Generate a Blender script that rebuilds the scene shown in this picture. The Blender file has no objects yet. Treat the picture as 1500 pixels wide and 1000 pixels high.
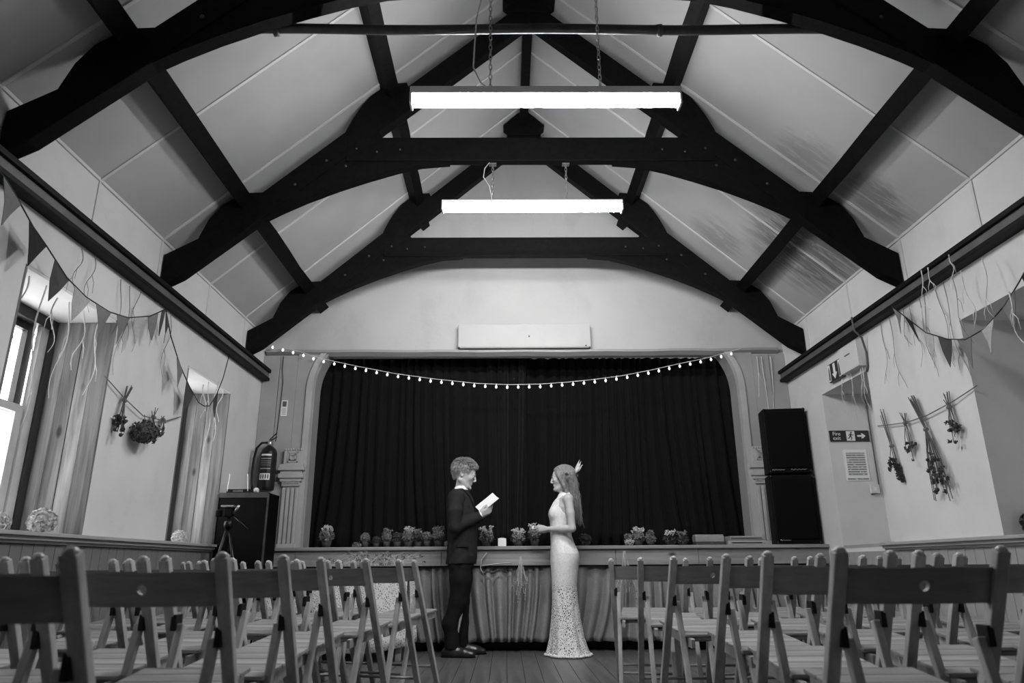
import bpy, bmesh, math, random
import numpy as np
from mathutils import Vector, Matrix

R = math.radians
random.seed(7)
scn = bpy.context.scene
COL = scn.collection

# ------------------------------------------------------------------ camera, world, exposure
PITCH, YAW, ROLL = R(17.45), R(0.6), R(-0.4)
CAM = Vector((0, 0, 0.77))
_f = Vector((math.sin(YAW) * math.cos(PITCH), math.cos(YAW) * math.cos(PITCH), math.sin(PITCH)))
_r0 = Vector((math.cos(YAW), -math.sin(YAW), 0))
_u0 = _r0.cross(_f)
_r = _r0 * math.cos(ROLL) + _u0 * math.sin(ROLL)
_u = -_r0 * math.sin(ROLL) + _u0 * math.cos(ROLL)
cam_data = bpy.data.cameras.new('camera')
cam = bpy.data.objects.new('camera', cam_data)
COL.objects.link(cam)
cam.matrix_world = Matrix(((_r.x, _u.x, -_f.x, CAM.x), (_r.y, _u.y, -_f.y, CAM.y), (_r.z, _u.z, -_f.z, CAM.z), (0, 0, 0, 1)))
cam_data.sensor_width = 36.0
cam_data.lens = 25.0
cam_data.clip_start = 0.05
cam_data.dof.use_dof = True
cam_data.dof.focus_distance = 6.7
cam_data.dof.aperture_fstop = 3.2
scn.camera = cam

world = bpy.data.worlds.new('world')
scn.world = world
world.use_nodes = True
bg = world.node_tree.nodes['Background']
bg.inputs[0].default_value = (1, 1, 1, 1)
bg.inputs[1].default_value = 4.0          # overcast daylight outside the windows

TUBE_STRENGTH = 105.0
vs = scn.view_settings
vs.view_transform = 'Standard'
vs.look = 'None'
vs.gamma = 1.0
vs.exposure = 1.2
vs.use_curve_mapping = False

# ------------------------------------------------------------------ materials
def _nodes(name):
    m = bpy.data.materials.new(name)
    m.use_nodes = True
    nt = m.node_tree
    return m, nt, nt.nodes['Principled BSDF']

def g(v):
    return (v, v, v, 1)

def coord(nt, scale=(1, 1, 1), out='Object'):
    tc = nt.nodes.new('ShaderNodeTexCoord')
    mp = nt.nodes.new('ShaderNodeMapping')
    mp.inputs['Scale'].default_value = scale
    nt.links.new(tc.outputs[out], mp.inputs[0])
    return mp.outputs[0]

def ramp(nt, src, stops):
    r = nt.nodes.new('ShaderNodeValToRGB')
    e = r.color_ramp.elements
    while len(e) < len(stops):
        e.new(0.5)
    for i, (p, v) in enumerate(stops):
        e[i].position = p
        e[i].color = g(v)
    nt.links.new(src, r.inputs[0])
    return r.outputs[0]

def noise(nt, vec, scale, detail=4, rough=0.55, dist=0.0):
    n = nt.nodes.new('ShaderNodeTexNoise')
    n.inputs['Scale'].default_value = scale
    n.inputs['Detail'].default_value = detail
    n.inputs['Roughness'].default_value = rough
    n.inputs['Distortion'].default_value = dist
    nt.links.new(vec, n.inputs['Vector'])
    return n.outputs['Fac']

def mul(nt, a, b, mode='MULTIPLY', fac=1.0):
    m = nt.nodes.new('ShaderNodeMix')
    m.data_type = 'RGBA'
    m.blend_type = mode
    m.inputs[0].default_value = fac
    nt.links.new(a, m.inputs[6])
    if isinstance(b, float):
        m.inputs[7].default_value = g(b)
    else:
        nt.links.new(b, m.inputs[7])
    return m.outputs[2]

def bump(nt, bsdf, h, strength=0.2, dist=0.01):
    b = nt.nodes.new('ShaderNodeBump')
    b.inputs['Strength'].default_value = strength
    b.inputs['Distance'].default_value = dist
    nt.links.new(h, b.inputs['Height'])
    nt.links.new(b.outputs[0], bsdf.inputs['Normal'])

def plain(name, v, rough=0.6, var=0.15, scale=6.0, metal=0.0, bmp=0.0, spec=0.3, sc=(1, 1, 1)):
    m, nt, b = _nodes(name)
    vec = coord(nt, sc)
    n = noise(nt, vec, scale)
    c = ramp(nt, n, [(0.25, v * (1 - var)), (0.75, v * (1 + var))])
    nt.links.new(c, b.inputs['Base Color'])
    b.inputs['Roughness'].default_value = rough
    b.inputs['Metallic'].default_value = metal
    b.inputs['Specular IOR Level'].default_value = spec
    if bmp:
        bump(nt, b, n, bmp)
    return m

def wood(name, v, var=0.35, axis=2, rough=0.55, knots=True, scale=1.0, spec=0.3):
    """Grain runs along the given axis of the object."""
    m, nt, b = _nodes(name)
    s = [14 * scale] * 3
    s[axis] = 0.9 * scale
    vec = coord(nt, s)
    n1 = noise(nt, vec, 1.6, 6, 0.6, 0.4)
    c = ramp(nt, n1, [(0.3, v * (1 - var)), (0.5, v), (0.72, v * (1 + var))])
    s2 = [2.2 * scale] * 3
    s2[axis] = 0.5 * scale
    n2 = noise(nt, coord(nt, s2), 2.0, 3)
    c = mul(nt, c, ramp(nt, n2, [(0.3, 0.72), (0.7, 1.15)]))
    if knots:
        vo = nt.nodes.new('ShaderNodeTexVoronoi')
        vo.inputs['Scale'].default_value = 1.0
        s3 = [6.5 * scale] * 3
        s3[axis] = 3.0 * scale
        nt.links.new(coord(nt, s3), vo.inputs['Vector'])
        c = mul(nt, c, ramp(nt, vo.outputs['Distance'], [(0.07, 0.2), (0.16, 1.0)]))
    nt.links.new(c, b.inputs['Base Color'])
    b.inputs['Roughness'].default_value = rough
    b.inputs['Specular IOR Level'].default_value = spec
    bump(nt, b, n1, 0.15, 0.004)
    return m

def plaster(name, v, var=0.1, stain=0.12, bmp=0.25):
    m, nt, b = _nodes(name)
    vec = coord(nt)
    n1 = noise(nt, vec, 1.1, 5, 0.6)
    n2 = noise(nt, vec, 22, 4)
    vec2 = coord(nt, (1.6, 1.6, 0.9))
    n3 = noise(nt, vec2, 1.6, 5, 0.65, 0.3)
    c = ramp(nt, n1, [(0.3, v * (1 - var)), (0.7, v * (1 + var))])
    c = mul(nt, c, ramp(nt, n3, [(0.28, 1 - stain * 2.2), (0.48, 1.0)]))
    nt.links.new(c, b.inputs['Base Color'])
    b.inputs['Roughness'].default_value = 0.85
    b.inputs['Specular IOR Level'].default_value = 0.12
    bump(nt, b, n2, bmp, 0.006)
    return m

def ceiling_mat():
    m, nt, b = _nodes('ceiling_board')
    vec = coord(nt)
    n1 = noise(nt, vec, 0.9, 4)
    c = ramp(nt, n1, [(0.3, 0.34), (0.7, 0.42)])
    # water stains: streaks running down the slope on the lower right bay
    tc = nt.nodes.new('ShaderNodeTexCoord')
    def blob(cx, cy, cz, sx, sy, sz):
        mp = nt.nodes.new('ShaderNodeMapping')
        mp.vector_type = 'TEXTURE'
        mp.inputs['Location'].default_value = (cx, cy, cz)
        mp.inputs['Scale'].default_value = (sx, sy, sz)
        nt.links.new(tc.outputs['Object'], mp.inputs[0])
        gr = nt.nodes.new('ShaderNodeTexGradient')
        gr.gradient_type = 'SPHERICAL'
        nt.links.new(mp.outputs[0], gr.inputs[0])
        return gr.outputs['Fac']
    st = noise(nt, coord(nt, (1.2, 7.0, 1.2)), 1.7, 5, 0.7, 0.8)
    for (cx, cy, cz, sx, sy, sz, amt) in ((2.75, 6.0, 3.5, .75, .75, .75, .45), (2.85, 4.9, 3.4, .4, .3, .4, .55),
                                          (2.2, 6.7, 4.0, .4, .35, .4, .75), (2.4, 4.95, 3.85, .35, .3, .35, .75)):
        mask = blob(cx, cy, cz, sx, sy, sz)
        mm = nt.nodes.new('ShaderNodeMath'); mm.operation = 'MULTIPLY'
        nt.links.new(mask, mm.inputs[0])
        nt.links.new(ramp(nt, st, [(0.44, 1.0), (0.62, 0.0)]), mm.inputs[1])
        c = mul(nt, c, ramp(nt, mm.outputs[0], [(0.02, 1.0), (0.5, amt)]))
    nt.links.new(c, b.inputs['Base Color'])
    b.inputs['Roughness'].default_value = 0.8
    b.inputs['Specular IOR Level'].default_value = 0.15
    bump(nt, b, noise(nt, vec, 30, 3), 0.06, 0.004)
    return m

def emit(name, s, base=0.9):
    m, nt, b = _nodes(name)
    b.inputs['Base Color'].default_value = g(base)
    b.inputs['Emission Color'].default_value = (1, 1, 1, 1)
    b.inputs['Emission Strength'].default_value = s
    return m

def glass_mat():
    m = bpy.data.materials.new('window_glass')
    m.use_nodes = True
    nt = m.node_tree
    nt.nodes.clear()
    o = nt.nodes.new('ShaderNodeOutputMaterial')
    mx = nt.nodes.new('ShaderNodeMixShader')
    t = nt.nodes.new('ShaderNodeBsdfTransparent')
    gl = nt.nodes.new('ShaderNodeBsdfGlossy')
    gl.inputs['Roughness'].default_value = 0.03
    t.inputs[0].default_value = g(0.9)
    mx.inputs[0].default_value = 0.07
    nt.links.new(t.outputs[0], mx.inputs[1])
    nt.links.new(gl.outputs[0], mx.inputs[2])
    nt.links.new(mx.outputs[0], o.inputs[0])
    return m

def velvet(name, v, sheen=0.3):
    m, nt, b = _nodes(name)
    n = noise(nt, coord(nt, (30, 30, 6)), 3, 4)
    nt.links.new(ramp(nt, n, [(0.3, v * .8), (0.7, v * 1.2)]), b.inputs['Base Color'])
    b.inputs['Roughness'].default_value = 0.9
    b.inputs['Specular IOR Level'].default_value = 0.05
    b.inputs['Sheen Weight'].default_value = sheen
    b.inputs['Sheen Roughness'].default_value = 0.5
    return m

def fabric(name, v, var=0.1, sc=60, bmp=0.2, rough=0.85):
    m, nt, b = _nodes(name)
    n = noise(nt, coord(nt), sc, 4)
    n2 = noise(nt, coord(nt), 5, 3)
    c = mul(nt, ramp(nt, n, [(0.3, v * (1 - var)), (0.7, v * (1 + var))]), ramp(nt, n2, [(0.3, 0.88), (0.7, 1.08)]))
    nt.links.new(c, b.inputs['Base Color'])
    b.inputs['Roughness'].default_value = rough
    b.inputs['Specular IOR Level'].default_value = 0.15
    bump(nt, b, n, bmp, 0.003)
    return m

def lace(name, z_split, v=0.68, hole=0.07, scale=75):
    """White lace: dense above z_split, open net with dark holes below it (object z)."""
    m, nt, b = _nodes(name)
    tc = nt.nodes.new('ShaderNodeTexCoord')
    vo = nt.nodes.new('ShaderNodeTexVoronoi')
    vo.feature = 'DISTANCE_TO_EDGE'
    vo.inputs['Scale'].default_value = scale
    nt.links.new(coord(nt, (1, 1, .75)), vo.inputs['Vector'])
    open_c = ramp(nt, vo.outputs['Distance'], [(0.13, v), (0.24, hole)])
    fl = noise(nt, coord(nt), 14, 3)
    open_c2 = mul(nt, open_c, ramp(nt, fl, [(0.5, 0.0), (0.62, v * .8)]), 'LIGHTEN')
    dense_c = ramp(nt, noise(nt, coord(nt), 70, 4), [(0.36, v * .84), (0.56, v)])
    sx = nt.nodes.new('ShaderNodeSeparateXYZ')
    nt.links.new(tc.outputs['Object'], sx.inputs[0])
    mr = nt.nodes.new('ShaderNodeMapRange')
    mr.inputs[1].default_value = z_split - .05
    mr.inputs[2].default_value = z_split + .05
    nt.links.new(sx.outputs[2], mr.inputs[0])
    mx = nt.nodes.new('ShaderNodeMix'); mx.data_type = 'RGBA'
    nt.links.new(mr.outputs[0], mx.inputs[0])
    nt.links.new(open_c2, mx.inputs[6])
    nt.links.new(dense_c, mx.inputs[7])
    nt.links.new(mx.outputs[2], b.inputs['Base Color'])
    b.inputs['Roughness'].default_value = 0.85
    b.inputs['Specular IOR Level'].default_value = 0.1
    bump(nt, b, vo.outputs['Distance'], 0.35, 0.004)
    return m

def printed(name, paper=0.6, ink=0.12, lines=14):
    m, nt, b = _nodes(name)
    w = nt.nodes.new('ShaderNodeTexWave')
    w.bands_direction = 'Z'
    w.inputs['Scale'].default_value = lines
    w.inputs['Distortion'].default_value = 0.0
    nt.links.new(coord(nt), w.inputs['Vector'])
    ln = ramp(nt, w.outputs['Fac'], [(0.55, 1.0), (0.72, 0.0)])
    n = noise(nt, coord(nt, (25, 25, 40)), 1.5, 1)
    gap = ramp(nt, n, [(0.36, 1.0), (0.42, 0.0)])
    c = mul(nt, ln, gap, 'LIGHTEN')
    nt.links.new(ramp(nt, c, [(0.0, ink), (1.0, paper)]), b.inputs['Base Color'])
    b.inputs['Roughness'].default_value = 0.5
    return m

M = dict(
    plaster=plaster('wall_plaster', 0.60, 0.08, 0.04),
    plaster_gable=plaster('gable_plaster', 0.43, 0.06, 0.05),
    soffit=plain('soffit_board', 0.7, 0.7, 0.06),
    ceiling=ceiling_mat(),
    batten=plain('cover_strip', 0.55, 0.6, 0.05),
    truss=plain('dark_stained_timber', 0.0035, 0.6, 0.6, 9, bmp=0.25, spec=0.10, sc=(3, 3, 3)),
    rail=plain('dark_rail_paint', 0.004, 0.55, 0.3, 5, spec=0.12),
    rail_mid=plain('grey_rail_paint', 0.09, 0.5, 0.3, 5),
    pine=wood('knotty_pine_board', 0.27, 0.6, 2, 0.55),
    pine_dark=wood('knotty_pine_board_dark', 0.17, 0.6, 2, 0.55),
    dado=plain('dado_paint', 0.34, 0.35, 0.1, 5, spec=0.45),
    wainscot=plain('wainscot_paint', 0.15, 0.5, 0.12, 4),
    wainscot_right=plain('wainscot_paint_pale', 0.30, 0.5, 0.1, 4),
    frame_dark=plain('dark_window_paint', 0.035, 0.45, 0.2, 8),
    frame_pale=plain('pale_window_paint', 0.45, 0.45, 0.15, 8),
    glass=glass_mat(),
    pros=plain('proscenium_paint', 0.30, 0.55, 0.1, 3, bmp=0.05),
    pros_trim=plain('proscenium_trim_paint', 0.36, 0.5, 0.08, 5),
    cornice=plain('cornice_paint', 0.27, 0.5, 0.08, 5),
    velvet=velvet('black_velvet', 0.007, 0.03),
    skirt=fabric('stage_skirt_cloth', 0.22, 0.12, 90, 0.15),
    stage_wood=wood('stage_fascia_pine', 0.24, 0.3, 0, 0.5),
    stage_top=wood('stage_deck', 0.20, 0.25, 0, 0.5),
    floorboard=wood('dark_floorboard', 0.085, 0.4, 1, 0.38, False, spec=0.4),
    floor_base=plain('floor_joint', 0.01),
    chair=wood('beech_chair_lit', 0.36, 0.2, 2, 0.45, False, 2.0),  # posts and legs: same beech as the slats, light on them painted in paler
    chair_x=wood('beech_slat_shaded', 0.23, 0.2, 0, 0.45, False, 2.0),  # slats and rungs: same beech, grain across, shade painted in darker
    hinge=plain('black_hinge_metal', 0.005, 0.5, 0.2, 20, 0.0, spec=.2),
    black=plain('black_vinyl', 0.0025, 0.6, 0.3, 40, spec=0.1),
    grille=plain('black_speaker_grille', 0.002, 0.7, 0.4, 120, spec=0.08),
    black_gloss=plain('black_plastic', 0.004, 0.35, 0.2, 20, spec=0.3),
    metal=plain('brushed_metal', 0.45, 0.35, 0.1, 20, 0.8),
    pipe=plain('painted_pipe', 0.055, 0.4, 0.3, 12, 0.3),
    chain=plain('galvanised_chain', 0.30, 0.4, 0.2, 30, 0.7),
    white_metal=plain('white_enamel', 0.58, 0.4, 0.04, 6),
    white_paper=plain('white_paper', 0.78, 0.7, 0.03, 6),
    tube=emit('fluorescent_diffuser', TUBE_STRENGTH),
    bulb=emit('fairy_bulb', 1.6),
    cable=plain('pale_cable', 0.5, 0.5, 0.1),
    dark_cable=plain('black_cable', 0.01, 0.5, 0.1),
    twig=plain('pale_twig', 0.62, 0.7, 0.15, 30),
    twig_dark=plain('grey_twig', 0.20, 0.7, 0.2, 30),
    flag_black=fabric('black_flag', 0.02), flag_dark=fabric('dark_flag', 0.06),
    flag_mid=fabric('mid_grey_flag', 0.16), flag_pale=fabric('pale_grey_flag', 0.36),
    sign=plain('sign_dark_green', 0.03, 0.35, 0.05), sign_white=plain('sign_white', 0.75, 0.4, 0.03),
    notice=printed('printed_notice'),
    ext_body=plain('extinguisher_red', 0.008, 0.28, 0.1, 8, spec=0.4),
    stem=plain('dried_stem', 0.10, 0.8, 0.3, 30),
    stem_pale=plain('straw_stem', 0.38, 0.8, 0.3, 30),
    petal_dark=plain('dark_dried_petal', 0.045, 0.8, 0.5, 40),
    petal_mid=plain('dried_petal', 0.16, 0.8, 0.5, 40),
    petal_pale=plain('pale_dried_petal', 0.48, 0.8, 0.3, 40),
    leaf=plain('dried_leaf', 0.07, 0.7, 0.4, 30),
    twine=plain('twine', 0.14, 0.8, 0.3, 60),
    skin=plain('skin', 0.38, 0.5, 0.06, 14, spec=0.35),
    suit=fabric('dark_suit_wool', 0.016, 0.2, 120, 0.15),
    trouser=fabric('dark_trouser_wool', 0.007, 0.2, 120, 0.12),
    shirt=plain('white_shirt', 0.82, 0.7, 0.03),
    shoe=plain('black_leather', 0.014, 0.3, 0.2, 20, spec=0.5),
    hair_m=plain('fair_hair', 0.20, 0.5, 0.6, 90, bmp=0.6, sc=(1, 1, .35)),
    hair_f=plain('brown_hair', 0.16, 0.5, 0.6, 90, bmp=0.6, sc=(1.5, 1.5, .2)),
    eye=plain('dark_iris', 0.01, 0.2, 0.0), eye_white=plain('eye_white', 0.7, 0.2, 0.0),
    lip=plain('lip', 0.28, 0.4, 0.05), brow=plain('brow_hair', 0.10, 0.7, 0.1),
    dress=lace('lace_dress', 0.60),
    dress_top=lace('lace_bodice', -5.0),
    cloth=lace('lace_tablecloth', 5.0, 0.62, 0.25, 70),
    screen_paint=plain('screen_case_paint', 0.40, 0.5, 0.04, 6),
    sill_pale=plain('sill_paint', 0.5, 0.4, 0.08),
    box_wood=plain('black_box_paint', 0.002, 0.6, 0.6, 14, bmp=0.1, spec=0.08),
    board=wood('bare_table_board', 0.22, 0.25, 0, 0.5),
)

# ------------------------------------------------------------------ mesh helpers
class MB:
    def __init__(s):
        s.v = []; s.f = []; s.m = []; s.cur = 0
    def add(s, vs_, fs):
        o = len(s.v)
        s.v += [tuple(p) for p in vs_]
        s.f += [[i + o for i in f] for f in fs]
        s.m += [s.cur] * len(fs)
        return s
    def box(s, x0, x1, y0, y1, z0, z1):
        return s.add([(x0, y0, z0), (x1, y0, z0), (x1, y1, z0), (x0, y1, z0), (x0, y0, z1), (x1, y0, z1), (x1, y1, z1), (x0, y1, z1)],
                     [(0, 3, 2, 1), (4, 5, 6, 7), (0, 1, 5, 4), (1, 2, 6, 5), (2, 3, 7, 6), (3, 0, 4, 7)])
    def hexa(s, bottom, top):
        return s.add(list(bottom) + list(top), [(0, 3, 2, 1), (4, 5, 6, 7), (0, 1, 5, 4), (1, 2, 6, 5), (2, 3, 7, 6), (3, 0, 4, 7)])
    def bar(s, p, q, w, h, side=(1, 0, 0)):
        """Box from p to q; w across `side`, h across the third axis."""
        p, q = Vector(p), Vector(q)
        d = (q - p).normalized()
        a = Vector(side); a = (a - d * a.dot(d)).normalized()
        b = d.cross(a)
        a = a * w / 2; b = b * h / 2
        return s.hexa([p - a - b, p + a - b, p + a + b, p - a + b], [q - a - b, q + a - b, q + a + b, q - a + b])
    def tube(s, pts, r, n=6, cap=True):
        pts = [Vector(p) for p in pts]
        rs = r if isinstance(r, (list, tuple)) else [r] * len(pts)
        vs_, fs = [], []
        prev = None
        for i, p in enumerate(pts):
            d = (pts[min(i + 1, len(pts) - 1)] - pts[max(i - 1, 0)])
            d = d.normalized() if d.length > 1e-9 else Vector((0, 0, 1))
            if prev is None:
                a = d.orthogonal().normalized()
            else:
                a = prev - d * prev.dot(d)
                a = a.normalized() if a.length > 1e-6 else d.orthogonal().normalized()
            prev = a
            b = d.cross(a)
            for k in range(n):
                t = 2 * math.pi * k / n
                vs_.append(p + (a * math.cos(t) + b * math.sin(t)) * rs[i])
        for i in range(len(pts) - 1):
            for k in range(n):
                k2 = (k + 1) % n
                fs.append((i * n + k, i * n + k2, (i + 1) * n + k2, (i + 1) * n + k))
        if cap:
            fs.append(tuple(range(n - 1, -1, -1)))
            e = (len(pts) - 1) * n
            fs.append(tuple(range(e, e + n)))
        return s.add(vs_, fs)
    def lathe(s, prof, c=(0, 0, 0), n=16):
        vs_, fs = [], []
        for (r, z) in prof:
            for k in range(n):
                t = 2 * math.pi * k / n
                vs_.append((c[0] + r * math.cos(t), c[1] + r * math.sin(t), c[2] + z))
        for i in range(len(prof) - 1):
            for k in range(n):
                k2 = (k + 1) % n
                fs.append((i * n + k, i * n + k2, (i + 1) * n + k2, (i + 1) * n + k))
        fs.append(tuple(range(n - 1, -1, -1)))
        e = (len(prof) - 1) * n
        fs.append(tuple(range(e, e + n)))
        return s.add(vs_, fs)
    def prism(s, poly, y0, y1):
        """Polygon in (x, z), extruded along y."""
        n = len(poly)
        vs_ = [(x, y0, z) for x, z in poly] + [(x, y1, z) for x, z in poly]
        fs = [tuple(range(n)), tuple(range(2 * n - 1, n - 1, -1))]
        fs += [(i, i + n, (i + 1) % n + n, (i + 1) % n) for i in range(n)]
        return s.add(vs_, fs)
    def prism_x(s, poly, x0, x1):
        """Polygon in (y, z), extruded along x."""
        n = len(poly)
        vs_ = [(x0, y, z) for y, z in poly] + [(x1, y, z) for y, z in poly]
        fs = [tuple(range(n)), tuple(range(2 * n - 1, n - 1, -1))]
        fs += [(i, i + n, (i + 1) % n + n, (i + 1) % n) for i in range(n)]
        return s.add(vs_, fs)
    def ball(s, c, r, n=8, m=5):
        rx, ry, rz = (r, r, r) if not isinstance(r, (tuple, list)) else r
        vs_ = [(c[0], c[1], c[2] - rz)]
        for i in range(1, m):
            ph = math.pi * i / m
            for k in range(n):
                t = 2 * math.pi * k / n
                vs_.append((c[0] + rx * math.sin(ph) * math.cos(t), c[1] + ry * math.sin(ph) * math.sin(t), c[2] - rz * math.cos(ph)))
        vs_.append((c[0], c[1], c[2] + rz))
        fs = [(0, 1 + (k + 1) % n, 1 + k) for k in range(n)]
        for i in range(m - 2):
            for k in range(n):
                a = 1 + i * n
                fs.append((a + k, a + (k + 1) % n, a + n + (k + 1) % n, a + n + k))
        a = 1 + (m - 2) * n
        fs += [(a + k, a + (k + 1) % n, len(vs_) - 1) for k in range(n)]
        return s.add(vs_, fs)
    def mesh(s, name, smooth=False, bevel=0.0, off=(0, 0, 0)):
        me = bpy.data.meshes.new(name)
        me.from_pydata([(x - off[0], y - off[1], z - off[2]) for x, y, z in s.v], [], s.f)
        bm = bmesh.new(); bm.from_mesh(me)
        bmesh.ops.recalc_face_normals(bm, faces=bm.faces)
        if bevel:
            es = [e for e in bm.edges if len(e.link_faces) == 2 and e.calc_face_angle(0) > 0.6]
            bmesh.ops.bevel(bm, geom=es, offset=bevel, segments=2, affect='EDGES', profile=0.6)
        bm.to_mesh(me); bm.free()
        if smooth:
            for p in me.polygons:
                p.use_smooth = True
        return me
    def build(s, name, mat, parent=None, smooth=False, bevel=0.0, kind=None):
        off = origin(parent)
        me = s.mesh(name, smooth, bevel, off)
        o = bpy.data.objects.new(name, me)
        COL.objects.link(o)
        o.parent = parent
        mats = mat if isinstance(mat, (list, tuple)) else [mat]
        for m in mats:
            me.materials.append(m if not isinstance(m, str) else M[m])
        if len(mats) > 1 and len(me.polygons) == len(s.m):
            me.polygons.foreach_set('material_index', s.m)
        if kind:
            o['kind'] = kind
        return o

def origin(o):
    v = Vector((0, 0, 0))
    while o is not None:
        v += o.location
        o = o.parent
    return v

def tag(o, label, cat=None, group=None, kind=None):
    o['label'] = label
    if cat: o['category'] = cat
    if group: o['group'] = group
    if kind: o['kind'] = kind
    return o

def thing(name, label, cat, loc=(0, 0, 0), group=None, kind=None):
    o = bpy.data.objects.new(name, None)
    o.empty_display_size = 0.1
    COL.objects.link(o)
    o.location = loc
    return tag(o, label, cat, group, kind)

def structure(o, label=None):
    o['kind'] = 'structure'
    if label: o['label'] = label
    return o

def copy_tree(o, parent=None):
    c = o.copy()
    COL.objects.link(c)
    c.parent = parent
    for ch in o.children:
        copy_tree(ch, c)
    return c

def share(src, name, parent, loc=(0, 0, 0)):
    c = bpy.data.objects.new(name, src.data)
    COL.objects.link(c)
    c.parent = parent
    c.location = loc
    return c

# ------------------------------------------------------------------ room dimensions (metres)
WL, WR = -2.68, 3.13          # inner wall faces
XC = 0.225                    # roof centre line
EAVE, RIDGE = 3.22, 5.80
YB, YF = -5.5, 7.65           # wall behind the camera, proscenium wall
SLOPE = (RIDGE - EAVE) / (XC - WL)
LWIN = [(1.56, 2.55), (3.69, 4.68), (5.825, 6.80)]
RNIC = [(3.55, 4.60), (5.92, 6.83)]
LZ0, LZ1 = 0.965, 2.40
RZ0, RZ1 = 0.925, 2.355
STAGE_Y, STAGE_Z = 7.15, 0.945

# ------------------------------------------------------------------ floor of boards
fl = MB().box(WL - .5, WR + .5, YB, 10.2, -0.08, -0.012).build('floor', 'floor_base')
structure(fl, 'dark wooden floor of narrow worn boards')
bw = 0.128
nb = int((WR - WL) / bw) + 1
board_me = MB().box(0, bw - 0.003, YB, 7.6, -0.012, 0.0).mesh('floor_plank', bevel=0.0015)
board_me.materials.append(M['floorboard'])
for i in range(nb):
    o = bpy.data.objects.new('plank', board_me)
    COL.objects.link(o)
    o.parent = fl
    o.location = (WL + i * bw, 0, random.uniform(-.0012, .0004))

# ------------------------------------------------------------------ walls
def openwall(name, x0, x1, wins, z0, z1, mat, label):
    b = MB()
    ys = [YB] + [y for w in wins for y in w] + [YF]
    for i in range(0, len(ys), 2):
        b.box(x0, x1, ys[i], ys[i + 1], 0, EAVE + .05)
    for (a, c) in wins:
        b.box(x0, x1, a, c, 0, z0)
        b.box(x0, x1, a, c, z1, EAVE + .05)
    return structure(b.build(name, mat), label)

wall_l = openwall('wall_left', WL - .45, WL, LWIN, LZ0 - .03, LZ1, 'plaster', 'pale plaster wall with deep window recesses')
wall_r = openwall('wall_right', WR, WR + .45, RNIC, RZ0 - .03, RZ1, 'plaster', 'pale plaster wall with deep blind recesses')
MB().box(WR + .45, WR + .6, YB, YF, 0, EAVE + .05).build('niche_back', 'plaster', wall_r)
wb = MB()
wb.prism([(WL - .5, 0), (WR + .5, 0), (WR + .5, EAVE), (XC, RIDGE + .1), (WL - .5, EAVE)], YB - .2, YB)
structure(wb.build('wall_back', 'wainscot'), 'plain end wall of the hall opposite the stage')

# proscenium wall with its opening
OL, OR, OT = -2.13, 2.60, 3.03
def opening_edge(side):
    """Points up one side of the opening with the curved upper corner."""
    e = OL if side < 0 else OR
    pts = [(e, STAGE_Z)]
    for t in range(0, 9):
        pts.append((e - side * 0.13 * (t / 8) ** 2.2, 2.60 + (OT - 2.60) * t / 8))
    return pts
left_e, right_e = opening_edge(-1), opening_edge(1)
wg = MB()
wg.prism([(WL - .4, 0), (WR + .4, 0), (WR + .4, STAGE_Z - .05), (WL - .4, STAGE_Z - .05)], YF, YF + .18)
wg.prism([(WL - .4, STAGE_Z - .05)] + left_e + [(left_e[-1][0], OT)] + [(left_e[-1][0], 3.05), (WL - .4, 3.05)], YF, YF + .18)
wg.prism([(WR + .4, STAGE_Z - .05)] + right_e + [(right_e[-1][0], OT)] + [(right_e[-1][0], 3.05), (WR + .4, 3.05)], YF, YF + .18)
wg.prism([(left_e[-1][0], OT), (right_e[-1][0], OT), (right_e[-1][0], 3.05), (left_e[-1][0], 3.05)], YF, YF + .18)
wg.prism([(WL - .4, 3.05), (WR + .4, 3.05), (WR + .4, EAVE), (XC, RIDGE + .06), (WL - .4, EAVE)], YF, YF + .18)
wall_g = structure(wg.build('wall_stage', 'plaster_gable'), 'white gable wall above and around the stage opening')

# grey boarded panels flanking the opening (each board its own piece)
def pros_boards(side):
    pts = left_e if side < 0 else right_e
    outer = WL if side < 0 else WR
    inner = OL if side < 0 else OR
    xs = [outer + (inner - outer) * t for t in (0, .34, .70)]
    for i in range(2):
        a, b_ = sorted((xs[i], xs[i + 1]))
        MB().box(a + .003, b_ - .003, YF - .03, YF, STAGE_Z, 3.012).build('panel_board', 'pros', wall_g, bevel=.003)
    poly = [(xs[2], STAGE_Z)] + [(p[0], p[1]) for p in pts] + [(xs[2], OT)]
    MB().prism(poly, YF - .03, YF).build('panel_board', 'pros', wall_g)
pros_boards(-1); pros_boards(1)

def edge_strip(side, w0, w1, y0, y1, name, mat, parent):
    pts = left_e if side < 0 else right_e
    a = [(p[0] + side * w0, p[1]) for p in pts]
    b_ = [(p[0] + side * w1, p[1]) for p in pts]
    b = MB()
    for i in range(len(pts) - 1):
        q = [a[i], b_[i], b_[i + 1], a[i + 1]]
        b.hexa([(x, y0, z) for x, z in q], [(x, y1, z) for x, z in q])
    return b.build(name, mat, parent)
pf = structure(thing('trim_1', 'pale moulded frame running round the stage opening', None, (0, YF, STAGE_Z)))
for sd in (-1, 1):
    edge_strip(sd, -.02, .045, YF - .055, YF - .03, 'frame_moulding', 'pros_trim', pf)
    edge_strip(sd, -.045, -.02, YF - .03, YF + .2, 'frame_lining', 'cornice', pf)
cr = MB()
prof = [(YF, 3.072), (YF - .065, 3.072), (YF - .065, 3.045), 0, 0, 0, (YF, 3.012)]
nx = 24
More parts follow.
